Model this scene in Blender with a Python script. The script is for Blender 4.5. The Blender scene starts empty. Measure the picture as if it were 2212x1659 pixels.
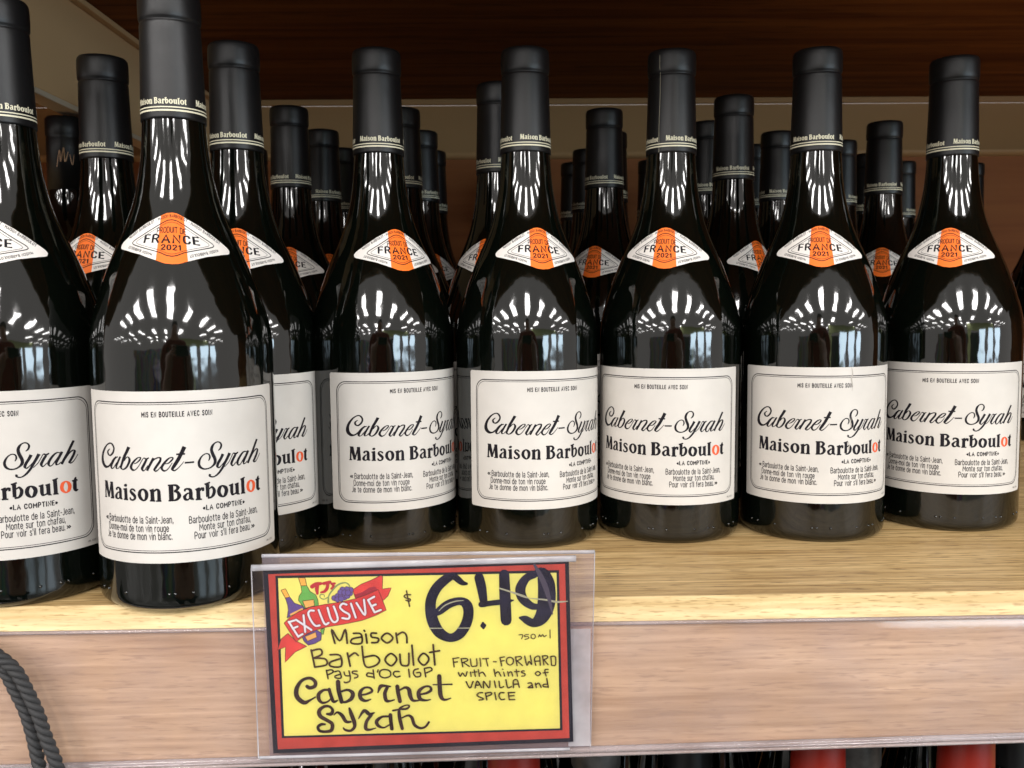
import bpy, math, random
from mathutils import Vector, Matrix
random.seed(7)
C = bpy.context.scene.collection
SC = bpy.context.scene
MM = 0.001
# ------------------------------------------------------------------ camera
# shelf frame: X along the shelf front, Y into the shelf, Z up from the shelf board (millimetres, scaled by MM)
YAW, PITCH, ROLL, HC, FPX = math.radians(1.13), math.radians(5.03), math.radians(0.56), 138.7, 1938.0
fwd = Vector((math.sin(YAW)*math.cos(PITCH), math.cos(YAW)*math.cos(PITCH), -math.sin(PITCH)))
r0 = Vector((math.cos(YAW), -math.sin(YAW), 0))
u0 = r0.cross(fwd)
rt = r0*math.cos(ROLL) - u0*math.sin(ROLL)
up = r0*math.sin(ROLL) + u0*math.cos(ROLL)
cd = bpy.data.cameras.new('camera'); cam = bpy.data.objects.new('camera', cd); C.objects.link(cam)
cam.matrix_world = Matrix(((rt.x, up.x, -fwd.x, 0), (rt.y, up.y, -fwd.y, 0), (rt.z, up.z, -fwd.z, HC*MM), (0, 0, 0, 1)))
cd.sensor_width = 36; cd.lens = 36*FPX/2212; cd.clip_start = 0.01; cd.clip_end = 100
cd.dof.use_dof = True; cd.dof.focus_distance = 0.48; cd.dof.aperture_fstop = 22
SC.camera = cam
# ------------------------------------------------------------------ world, lights, exposure
w = bpy.data.worlds.new("World"); SC.world = w; w.use_nodes = True
wb = w.node_tree.nodes['Background']; wb.inputs[0].default_value = (1.0, 0.94, 0.90, 1); wb.inputs[1].default_value = 0.86
SC.view_settings.view_transform = 'Standard'; SC.view_settings.look = 'None'
SC.view_settings.exposure = -0.14; SC.view_settings.gamma = 1
SC.cycles.max_bounces = 8; SC.cycles.transparent_max_bounces = 16; SC.cycles.glossy_bounces = 4
SC.cycles.sample_clamp_indirect = 6

def area(name, loc, rot, sx, sy, power, col):
    l = bpy.data.lights.new(name, 'AREA'); l.shape = 'RECTANGLE'; l.size = sx; l.size_y = sy
    l.energy = power; l.color = col
    o = bpy.data.objects.new(name, l); C.objects.link(o); o.location = loc; o.rotation_euler = rot
    return o
# fluorescent troffers of the shop ceiling, in rows running away from the shelf
for yy, x0_, st_, n_ in ((-2.35, -5.1, 1.3, 9), (-5.0, -5.6, 1.75, 7), (-7.9, -7.0, 1.6, 6), (-11.2, -8.0, 1.7, 6)):
    for i in range(n_):
        if (i, n_) in ((5, 7), (1, 6)): continue          # unlit fittings
        area('ceiling_tube', (x0_ + i*st_ + random.uniform(-.12, .12), yy + random.uniform(-.15, .15), 1.85), (0, 0, 0), 0.36, 1.25, 60, (1.0, 0.97, 0.95))
for yy in (-5.3, -8.4):
    for xx in (-14.5, -12, -9.6, 8.2, 10.6, 13):
        area('ceiling_tube', (xx, yy, 1.85), (0, 0, 0), 0.36, 1.25, 60, (1.0, 0.97, 0.95))
# daylight windows on the right of the shop
for k in range(3):
    p = Vector((3.6 + k*1.5, -6.2 + k*.9, 0.2))
    area('window_light', p, (-p).to_track_quat('-Z', 'Y').to_euler(), 1.15, 1.1, 60, (0.66, 0.85, 1.0))

# ------------------------------------------------------------------ helpers
def N(nt, t, **kw):
    n = nt.nodes.new(t)
    for k, v in kw.items():
        if k in n.inputs: n.inputs[k].default_value = v
        else: setattr(n, k, v)
    return n
def mat(name, col, rough=0.5, spec=0.5, bump=0, bscale=200, var=0, each=0, tall=1.0, **kw):
    m = bpy.data.materials.new(name); m.use_nodes = True; nt = m.node_tree
    b = nt.nodes['Principled BSDF']
    b.inputs['Base Color'].default_value = (*col, 1); b.inputs['Roughness'].default_value = rough
    b.inputs['Specular IOR Level'].default_value = spec
    for k, v in kw.items(): b.inputs[k.replace('_', ' ')].default_value = v
    if bump or var:
        tc = N(nt, 'ShaderNodeTexCoord'); no = N(nt, 'ShaderNodeTexNoise', Scale=bscale, Detail=4.0)
        mp = N(nt, 'ShaderNodeMapping'); mp.inputs['Scale'].default_value = (1, 1, 1/tall)
        oi = N(nt, 'ShaderNodeObjectInfo'); ad = N(nt, 'ShaderNodeVectorMath', operation='ADD'); sc_ = N(nt, 'ShaderNodeMath', operation='MULTIPLY'); sc_.inputs[1].default_value = 37.0
        nt.links.new(oi.outputs['Random'], sc_.inputs[0]); nt.links.new(tc.outputs['Object'], mp.inputs[0]); nt.links.new(mp.outputs[0], ad.inputs[0]); nt.links.new(sc_.outputs[0], ad.inputs[1])
        nt.links.new(ad.outputs[0], no.inputs['Vector'])      # every copy gets its own wear
        if bump:
            bp = N(nt, 'ShaderNodeBump', Strength=1.0, Distance=bump)
            nt.links.new(no.outputs['Fac'], bp.inputs['Height']); nt.links.new(bp.outputs[0], b.inputs['Normal'])
        if var:
            mx = N(nt, 'ShaderNodeMix', data_type='RGBA')
            mr = N(nt, 'ShaderNodeMapRange'); mr.inputs[1].default_value = .35; mr.inputs[2].default_value = .65
            nt.links.new(no.outputs['Fac'], mr.inputs[0]); nt.links.new(mr.outputs[0], mx.inputs[0])
            mx.inputs[6].default_value = (*[c*(1-var) for c in col], 1); mx.inputs[7].default_value = (*[min(1, c*(1+var)) for c in col], 1)
            nt.links.new(mx.outputs[2], b.inputs['Base Color'])
            if each:
                hs_ = N(nt, 'ShaderNodeHueSaturation'); r2 = N(nt, 'ShaderNodeMapRange'); r2.inputs[3].default_value = 1-each; r2.inputs[4].default_value = 1+each
                nt.links.new(oi.outputs['Random'], r2.inputs[0]); nt.links.new(r2.outputs[0], hs_.inputs['Value']); nt.links.new(mx.outputs[2], hs_.inputs['Color']); nt.links.new(hs_.outputs[0], b.inputs['Base Color'])
    return m
def wood(name, c1, c2, c3, rough=0.4, sx=4, sy=300, sz=300, pore=0.5, bump=0.00015, coat=0.0, spec=0.5):
    """oak: long grain along X, broad bands, short dark pores"""
    m = bpy.data.materials.new(name); m.use_nodes = True; nt = m.node_tree; L = nt.links.new
    b = nt.nodes['Principled BSDF']; b.inputs['Roughness'].default_value = rough; b.inputs['Coat Weight'].default_value = coat; b.inputs['Specular IOR Level'].default_value = spec
    tc = N(nt, 'ShaderNodeTexCoord')
    def nz(scx, scy, scz, det, dist=0.0):
        mp = N(nt, 'ShaderNodeMapping'); mp.inputs['Scale'].default_value = (scx, scy, scz)
        L(tc.outputs['Object'], mp.inputs[0]); n = N(nt, 'ShaderNodeTexNoise', Scale=1.0, Detail=det, Distortion=dist)
        L(mp.outputs[0], n.inputs['Vector']); return n
    a = nz(sx*.5, sy*.16, sz*.16, 3, .6); f = nz(sx, sy, sz, 5, .3); p = nz(sx*6, sy*2.2, sz*2.2, 3)
    def ramp(src, lo, hi):
        r = N(nt, 'ShaderNodeMapRange'); r.inputs[1].default_value = lo; r.inputs[2].default_value = hi; L(src, r.inputs[0]); return r.outputs[0]
    m1 = N(nt, 'ShaderNodeMix', data_type='RGBA'); m1.inputs[6].default_value = (*c1, 1); m1.inputs[7].default_value = (*c2, 1)
    L(ramp(f.outputs['Fac'], .3, .68), m1.inputs[0])
    m2 = N(nt, 'ShaderNodeMix', data_type='RGBA', blend_type='MULTIPLY'); L(ramp(a.outputs['Fac'], .35, .7), m2.inputs[0])
    L(m1.outputs[2], m2.inputs[6]); m2.inputs[7].default_value = (.72, .66, .60, 1)
    m3 = N(nt, 'ShaderNodeMix', data_type='RGBA'); m3.inputs[7].default_value = (*c3, 1); L(m2.outputs[2], m3.inputs[6])
    mu = N(nt, 'ShaderNodeMath', operation='MULTIPLY'); L(ramp(p.outputs['Fac'], .56, .68), mu.inputs[0]); mu.inputs[1].default_value = pore
    L(mu.outputs[0], m3.inputs[0]); L(m3.outputs[2], b.inputs['Base Color'])
    bp = N(nt, 'ShaderNodeBump', Strength=.6, Distance=bump, invert=True); L(p.outputs['Fac'], bp.inputs['Height']); L(bp.outputs[0], b.inputs['Normal'])
    return m
def clear(name, tint, veil, veilcol, rough=0.05):
    """thin clear plastic: tinted see-through with a scratched, slightly milky surface"""
    m = bpy.data.materials.new(name); m.use_nodes = True; nt = m.node_tree; L = nt.links.new
    nt.nodes.remove(nt.nodes['Principled BSDF']); out = nt.nodes['Material Output']
    t = N(nt, 'ShaderNodeBsdfTransparent'); t.inputs[0].default_value = (*tint, 1)
    d = N(nt, 'ShaderNodeBsdfDiffuse'); d.inputs[0].default_value = (*veilcol, 1)
    g = N(nt, 'ShaderNodeBsdfGlossy', Roughness=rough); g.inputs[0].default_value = (1, 1, 1, 1)
    tc = N(nt, 'ShaderNodeTexCoord'); no = N(nt, 'ShaderNodeTexNoise', Scale=35.0, Detail=5.0); L(tc.outputs['Object'], no.inputs['Vector'])
    r = N(nt, 'ShaderNodeMapRange'); r.inputs[1].default_value = .3; r.inputs[2].default_value = .7; r.inputs[3].default_value = veil*.6; r.inputs[4].default_value = veil*1.4
    L(no.outputs['Fac'], r.inputs[0])
    m1 = N(nt, 'ShaderNodeMixShader'); L(r.outputs[0], m1.inputs[0]); L(t.outputs[0], m1.inputs[1]); L(d.outputs[0], m1.inputs[2])
    fr = N(nt, 'ShaderNodeFresnel', IOR=1.36); m2 = N(nt, 'ShaderNodeMixShader')
    bp = N(nt, 'ShaderNodeBump', Strength=.4, Distance=.0002); L(no.outputs['Fac'], bp.inputs['Height']); L(bp.outputs[0], g.inputs['Normal'])
    L(fr.outputs[0], m2.inputs[0]); L(m1.outputs[0], m2.inputs[1]); L(g.outputs[0], m2.inputs[2]); L(m2.outputs[0], out.inputs[0])
    return m

class MB:
    def __init__(s): s.v = []; s.f = []; s.m = []
    def quad(s, *p, mi=0):
        i = len(s.v); s.v += [tuple(q) for q in p]; s.f.append(tuple(range(i, i+len(p)))); s.m.append(mi)
    def box(s, x0, x1, y0, y1, z0, z1, mi=0):
        i = len(s.v); s.v += [(x, y, z) for z in (z0, z1) for y in (y0, y1) for x in (x0, x1)]
        for q in ((0, 2, 3, 1), (4, 5, 7, 6), (0, 1, 5, 4), (2, 6, 7, 3), (0, 4, 6, 2), (1, 3, 7, 5)):
            s.f.append(tuple(i+k for k in q)); s.m.append(mi)
    def grid(s, rows, mi=0, closed=False):
        i = len(s.v); n = len(rows[0])
        for r in rows: s.v += [tuple(q) for q in r]
        for a in range(len(rows)-1):
            for b in range(n if closed else n-1):
                c = (b+1) % n
                s.f.append((i+a*n+b, i+a*n+c, i+(a+1)*n+c, i+(a+1)*n+b)); s.m.append(mi)
    def mesh(s, name, mats, smooth=False):
        me = bpy.data.meshes.new(name); me.from_pydata([(x*MM, y*MM, z*MM) for x, y, z in s.v], [], s.f)
        for m in (mats if isinstance(mats, (list, tuple)) else [mats]): me.materials.append(m)
        me.polygons.foreach_set('material_index', s.m)
        if smooth: me.polygons.foreach_set('use_smooth', [True]*len(s.f))
        me.update(); return me
    def build(s, name, mats, parent=None, smooth=False):
        return put(name, s.mesh(name, mats, smooth), parent)
def put(name, me, parent=None):
    o = bpy.data.objects.new(name, me); C.objects.link(o)
    if parent is not None: o.parent = parent
    return o
def tag(o, label=None, cat=None, group=None, kind=None):
    for k, v in (('label', label), ('category', cat), ('group', group), ('kind', kind)):
        if v: o[k] = v
    return o
def empty(name, loc=(0, 0, 0), rz=0):
    o = bpy.data.objects.new(name, None); C.objects.link(o); o.empty_display_size = .02
    o.location = [q*MM for q in loc]; o.rotation_euler = (0, 0, math.radians(rz)); return o
def copy_tree(o, parent=None):
    c = o.copy(); C.objects.link(c)
    if parent: c.parent = parent
    for ch in list(o.children): copy_tree(ch, c)
    return c
def bevel(o, wd, seg=2):
    m = o.modifiers.new('bevel', 'BEVEL'); m.width = wd*MM; m.segments = seg; m.limit_method = 'ANGLE'
def W(X, Y):                      # survey frame -> shelf frame
    return X*math.cos(YAW) + Y*math.sin(YAW), -X*math.sin(YAW) + Y*math.cos(YAW)
def catmull(P, n, closed=False):
    out = []; m = len(P)
    if m == 2 and not closed: return [tuple(P[0][k]+(P[1][k]-P[0][k])*t/2 for k in range(len(P[0]))) for t in range(3)]
    for i in range(m if closed else m-1):
        a, b, c, d = (P[(i-1) % m], P[i], P[(i+1) % m], P[(i+2) % m]) if closed else (P[max(i-1, 0)], P[i], P[i+1], P[min(i+2, m-1)])
        for t in range(n):
            t /= n
            out.append(tuple(.5*(2*b[k]+(c[k]-a[k])*t+(2*a[k]-5*b[k]+4*c[k]-d[k])*t*t+(3*b[k]-a[k]-3*c[k]+d[k])*t**3) for k in range(len(b))))
    out.append(tuple(P[0]) if closed else tuple(P[-1]))
    return out
LABEL_INK = [
('k',0,[-34.5,75.38,-34.08,75.22,-36.34,74.08,-35.42,74.04,-35.99,72.46,-35.03,72.82,-33.9,72.01,-34.3,72.59,-31.81,73.55,-32.78,73.75,-31.02,75.72,-31.89,75.63,-32.07,77.71,-32.88,77.32,-34.2,78.14,-34.06,77.66,-37.05,76.85,-36.23,76.58,-39.73,74.37,-38.32,74.26,-41.17,71.97,-39.48,72.04,-41.7,69.46,-39.67,69.74,-40.89,67.43,-38.84,68.03,-38.49,66.14,-37.41,67.23,-35.48,66.9,-36.21,67.36,-33.82,68.53,-34.34,68.67,-32.28,70.48,-32.59,70.59,-30.13,72.03,-30.43,72.19]),
('k',0,[-29.21,72.11,-28.99,71.77,-31.2,71.45,-30.55,71.1,-33.12,69.45,-32.08,69.25,-34.58,67.24,-33.24,67.27,-33.6,66.06,-33.19,66.55,-31.91,66.8,-32.29,66.96,-30.71,68.32,-31.02,68.42,-28.62,70.45,-29,70.58,-27.59,71.7,-28.07,71.85]),
('k',0,[-28.15,72.27,-27.24,72.07,-29.6,70,-28.59,69.82,-30.97,67.67,-29.85,67.62,-30.52,66.31,-29.98,66.68,-28.95,66.73,-29.2,66.91,-27.97,67.84,-28.2,67.93]),
('k',0,[-23.4,76.95,-21.95,76.52,-24.7,74.62,-23.34,74.23,-26.22,72.14,-24.87,71.84,-27.45,69.25,-26.27,69.09,-28.17,67.08,-27.06,67.25,-26.64,66.13,-26.5,66.56,-24.7,66.73,-25.29,67.16,-23,68.57,-23.98,68.87,-22.06,70.73,-23.22,70.7,-22.88,72.22,-23.38,71.81,-24.4,72.03,-24.11,71.79,-25.67,70.31,-25.4,70.21]),
('k',0,[-20.32,69.09,-20.41,69.3,-18.86,69.54,-19.12,69.83,-17.06,71,-17.59,71.3,-16.86,72.19,-17.36,71.85,-18.18,72.19,-18.03,71.89,-19.98,71.18,-19.39,70.75,-22.02,69.07,-21.06,68.73,-22.63,67.2,-21.4,67.45,-21.26,65.9,-20.84,66.62,-19.54,66.45,-19.78,66.71,-17.98,68.18,-18.19,68.29,-16.66,70.19,-16.89,70.29,-15.59,71.78,-15.81,71.89]),
('k',0,[-15.7,71.66,-15.7,71.93,-15.29,71.6,-15.06,72.07,-14.42,70.98,-14.44,71.73,-13,71.86,-13.16,72.16]),
('k',0,[-14.63,71.44,-13.81,71.11,-15.97,69.19,-14.98,68.82,-17.1,67.06,-15.98,66.99,-16.13,65.81,-15.86,66.35,-15.03,66.48,-15.25,66.64,-13.7,68.51,-13.87,68.6]),
('k',0,[-11.49,72.11,-10.61,71.71,-12.8,69.8,-11.9,69.4,-13.82,68.02,-12.91,67.64,-14.72,66.26,-13.86,65.93]),
('k',0,[-12.86,68.55,-13.05,68.68,-10.81,70.87,-11.07,71.14,-9.11,71.7,-9.22,72.21,-8.36,71.56,-7.61,71.91,-8.8,70.4,-7.94,70.01,-10.34,68.29,-9.52,67.8,-11.37,66.52,-10.46,66.43,-10.31,65.59,-10.31,66.12,-9.02,66.48,-9.23,66.69,-7.89,67.91,-8.04,68.03]),
('k',0,[-6.02,68.9,-6.07,69.11,-4.42,69.26,-4.64,69.64,-2.79,70.62,-3.28,71.02,-2.4,71.78,-2.93,71.58,-3.46,72.12,-3.38,71.75,-5.14,71.37,-4.7,70.87,-7.2,69.23,-6.42,68.71,-8.17,67.2,-7.17,67.26,-6.95,65.63,-6.64,66.29,-5.35,66.15,-5.56,66.46,-4.04,67.7,-4.24,67.85,-2.95,69.46,-3.1,69.56]),
('k',0,[1.72,76.91,3.19,76.18,0.51,74.3,1.87,73.59,-1.25,70.9,0.01,70.15,-2.85,68.39,-1.69,67.68,-3.64,66.48,-2.56,66.52,-2.23,65.62,-2.28,66.14,-0.68,66.66,-0.87,66.89,0.77,68.24,0.61,68.39,2.01,69.8,1.9,69.89]),
('k',0,[-1.2,72.93,-1.19,73.56,0.28,72.93,0.28,73.56,2.57,72.94,2.57,73.58]),
('k',0,[2.24,68.86,2.23,69.53,6.25,68.92,6.25,69.59]),
('k',0,[17.15,73.45,16.97,73.65,18.4,74.27,17.8,74.64,18.95,75.92,18.18,75.94,18.27,77.26,17.87,76.87,16.91,77.78,16.92,77.33,15.44,77.33,15.75,76.91,14.02,76.09,14.95,75.58,13.42,74.18,14.65,74.16,13.86,71.92,15.18,72.3,14.73,69.75,16.06,69.96,14.76,68.23,15.88,67.74,13.82,66.79,14.22,66.24,12.12,65.94,12.22,65.46,10.24,66.13,10.04,65.49,9.1,67.21,8.23,66.65,8.79,68.75,7.77,68.85,9.31,70.48,8.68,70.86,10.22,71.79,9.95,72.15,11.56,72.46,11.53,72.87,12.63,71.96,13.06,72.3,12.81,70.68,13.47,70.59,12.4,69.29,12.61,69.2]),
('k',0,[18.62,72.02,19.77,71.41,17.65,70.08,18.66,69.49,16.32,68.03,17.35,67.5,15.85,66.25,16.9,66.31,17.08,65.35,17.02,65.87,18.3,66.31,18.08,66.53,19.81,67.97,19.63,68.13]),
('k',0,[21.86,72.09,23.05,71.47,20.76,69.97,21.81,69.39,19.25,67.39,20.22,66.84,18.19,65.38,18.99,64.82,16.41,63.21,16.98,62.6,14.74,61.96,14.9,61.5,13.4,62.12,13.24,61.58,13.21,62.52,12.31,62.32,13.51,62.86,12.55,63.28]),
('k',0,[19.84,65.54,19.67,65.7,21.8,67.34,21.61,67.49,23.2,69.54,22.98,69.66,24.22,71.36,23.96,71.49]),
('k',0,[24.09,71.28,24.09,71.58,24.62,71.1,24.8,71.7,25.65,70.58,25.45,71.39,26.94,71.51,26.69,71.83]),
('k',0,[24.89,70.88,25.8,70.36,23.63,69.06,24.62,68.55,22.58,66.89,23.67,66.69,23.53,65.43,23.77,65.93,24.68,66.04,24.46,66.28,25.7,67.15,25.5,67.31]),
('k',0,[31.55,71.36,31.47,71.03,30.25,71.7,30.45,71.22,28.46,70.89,29.13,70.35,26.39,68.54,27.34,68.04,25.71,66.68,26.78,66.59,26.69,65.27,26.89,65.75,28.13,65.85,27.83,66.09,29.63,67.86,29.37,68.02,31.89,70.53,31.62,70.7]),
('k',0,[32.03,71.84,33.11,71.35,30.56,69.4,31.61,68.91,29.22,67.16,30.26,66.82,29.49,65.5,30.03,65.91,31.01,65.84,30.78,66.1,31.91,66.78,31.72,66.91]),
('k',0,[37.97,76.39,39.06,76,36.37,73.85,37.5,73.42,34.37,70.43,35.48,69.97,32.71,67.92,33.77,67.45,31.59,65.8,32.56,65.4]),
('k',0,[33.61,67.22,33.36,67.36,36.14,70.2,35.75,70.42,37.96,71.35,37.6,71.81,38.25,71.23,39.26,71.2,37.53,69.57,38.67,69.18,35.98,67.28,37.08,66.81,35.25,66.04,36.29,65.91,36.55,65.34,36.3,65.74,38.29,66.45,38.02,66.61,40.48,69.23,40.27,69.32]),
('k',0,[-39.27,59.67,-38.43,59.77,-39.66,52.71,-38.81,52.82]),
('k',0,[-39.35,59.9,-37.32,60.28,-37.23,52.72,-35.88,52.99]),
('k',0,[-36.29,52.86,-36.96,52.83,-34.01,59.92,-34.82,59.9]),
('k',0,[-35.08,59.81,-33.36,60.06,-34.76,52.7,-32.93,52.98]),
('k',0,[-40.19,52.54,-39.76,53.08,-38.47,52.48,-38.08,53.01]),
('k',0,[-35.44,52.43,-35.21,52.96,-33.03,52.41,-32.82,52.93]),
('k',0,[-39.73,59.92,-39.42,60.32,-37.6,59.77,-37.26,60.25]),
('k',0,[-35.34,59.55,-35.03,60.15,-33.44,59.46,-33.15,60.06]),
('k',0,[-30.38,56.6,-31.29,56.52,-30.23,57.3,-31.26,57.59,-29.95,57.55,-29.45,58.18,-29.39,56.77,-27.98,57.07,-29.4,53.05,-27.94,53.41,-27.76,52.44,-27.31,52.84]),
('k',0,[-28.9,56.09,-28.74,55.7,-30.57,55.62,-30,55.3,-32.05,54.06,-30.65,54.05,-31.68,52.64,-30.56,53.19,-29.86,52.51,-30.08,52.93,-28.66,53.63,-28.95,53.78]),
('k',0,[-25.89,59.7,-25.11,59.83,-26.29,59.01,-24.57,59.26,-25.81,58.42,-25.03,58.51]),
('k',0,[-26.31,57.49,-24.69,57.68,-26.28,52.66,-24.66,52.85]),
('k',0,[-26.77,56.98,-26.87,57.5,-24.67,57.41,-24.76,57.94]),
('k',0,[-26.87,52.38,-26.72,52.93,-24.42,52.33,-24.29,52.87]),
('k',0,[-20.14,56.66,-20.58,56.34,-21.07,57.71,-21.55,57.09,-22.6,57.66,-22.18,57.15,-23.33,56.4,-22.27,56.67,-22.52,55.08,-21.28,55.87,-21.39,54.1,-20.16,54.59,-21.29,53.35,-20.34,53.03,-21.9,52.86,-21.86,52.21,-22.64,53.11,-23.32,52.6,-23.07,53.87,-23.59,53.69]),
('k',0,[-13.11,57.16,-11.56,57.28,-13.17,52.3,-11.45,52.45]),
('k',0,[-13.41,56.67,-13.6,57.28,-11.43,57.32,-11.61,57.93]),
('k',0,[-13.58,52.14,-13.5,52.67,-11.12,52.02,-11.05,52.55]),
('k',0,[-11.46,56.38,-11.78,56.84,-10.31,57.05,-10.32,57.88,-10.04,56.63,-8.8,56.91,-10.16,52.26,-8.62,52.37]),
('k',0,[-10.81,51.98,-10.76,52.52,-8.37,51.93,-8.32,52.47]),
('k',0,[-4.99,59.49,-3.1,59.58,-4.94,52.13,-3.05,52.23]),
('k',0,[-5.37,59,-5.36,59.56,-2.08,59.1,-2.07,59.66]),
('k',0,[-5.33,51.94,-5.31,52.47,-2.22,51.99,-2.2,52.52]),
('k',0,[-3.25,59.07,-3.14,59.59,-1.94,58.67,-1.46,59.48,-1.78,58.04,-0.3,58.09,-1.98,57.36,-1.39,56.65,-2.87,56.79,-2.73,56.37]),
('k',0,[-2.87,56.15,-2.73,56.63,-1.7,55.57,-0.91,56.4,-1.46,54.33,0.17,54.3,-1.79,53.18,-1.14,52.37,-3.21,52.44,-3.07,51.97]),
('k',1,[-16.68,57.26,-16.63,57.91,-15.93,56.44,-14.79,57.13,-15.69,55.04,-14.16,55.17,-15.9,53.57,-14.77,53.13,-16.37,52.83,-16.44,52.14,-17.19,53.67,-18.27,52.96,-17.65,55.08,-19.18,54.86,-17.41,56.49,-18.54,56.99]),
('k',0,[2.12,56.07,1.5,56.12,2.19,56.66,1.61,57.22,2.86,56.87,2.95,57.62,3.55,56.35,4.54,57.07,3.56,55.15,5.02,55.27,3.63,52.58,4.99,53.15,5.37,51.85,5.65,52.3]),
('k',0,[3.97,55.52,4.07,55.08,2.58,55.26,2.9,54.72,1,53.93,2.22,53.54,1.52,52.14,2.35,52.9,3.02,51.9,2.87,52.52,3.96,52.92,3.75,53.17]),
('k',0,[6.71,56.75,8.24,56.76,6.7,51.96,8.34,51.97]),
('k',0,[6.4,56.22,6.18,56.82,8.31,56.93,8.1,57.53]),
('k',0,[6.24,51.67,6.24,52.24,8.98,51.64,8.99,52.2]),
('k',0,[8.48,55.65,7.95,55.99,9.11,56.49,8.58,57.22,9.14,56.6,10.03,57.12,9.19,55.54,10,55.54]),
('k',0,[10.81,58.65,12.37,58.61,10.85,52.64,12.26,52.61]),
('k',0,[10.39,58.29,10.21,58.91,12.87,58.96,12.7,59.58]),
('k',0,[12.48,56.07,12.22,56.49,13.41,56.57,13.7,57.45,13.86,55.4,15.16,55.59,13.56,53.82,14.75,53.24,12.85,52.7,13.23,51.96,11.43,52.49,11.51,51.82]),
('k',0,[22.14,56.76,23.56,56.65,22.08,53.41,23.5,53.42,22.9,51.81,23.52,52.65,24.49,52.16,24.18,52.62,25.41,53.16,25.12,53.4]),
('k',0,[21.63,56.31,21.45,56.85,23.75,56.82,23.56,57.37]),
('k',0,[24.71,56.79,26.36,56.7,24.78,52.08,26.42,51.98]),
('k',0,[24.47,56.42,24.3,56.94,26.57,56.86,26.39,57.38]),
('k',0,[25.36,51.78,25.41,52.27,26.86,51.57,26.9,52.06]),
('k',0,[27.8,58.87,29.48,58.75,27.9,51.97,29.59,51.85]),
('k',0,[27.62,58.29,27.37,58.84,30.1,58.95,29.84,59.5]),
('k',0,[27.53,51.74,27.52,52.26,29.98,51.55,29.97,52.08]),
('k',0,[38.37,58.55,38.81,58.43,37.52,57.5,38.89,57.2,37.09,55.97,38.84,55.72,37.04,52.67,38.74,52.57,38.38,51.48,38.4,52.32,39.72,52.23,39.31,52.59]),
('k',0,[36.68,56.51,36.5,57.16,39.57,56.61,39.38,57.26]),
('k',1,[18.27,56.67,18.32,57.31,19.14,55.58,20.4,56.42,19.34,54.58,21.02,54.37,18.93,53,20.09,52.25,18.47,52.23,18.43,51.59,17.69,53.28,16.5,52.51,17.4,54.56,15.8,54.64,17.74,55.86,16.56,56.69]),
('r',1,[33.54,56.81,33.53,57.41,34.24,55.93,35.62,56.34,34.5,54.5,36.19,54.28,34.12,52.86,35.36,52.23,33.41,52.17,33.35,51.57,32.55,53.21,31.31,52.76,32.32,54.53,30.78,54.72,32.72,56.03,31.49,56.72]),
]
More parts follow.
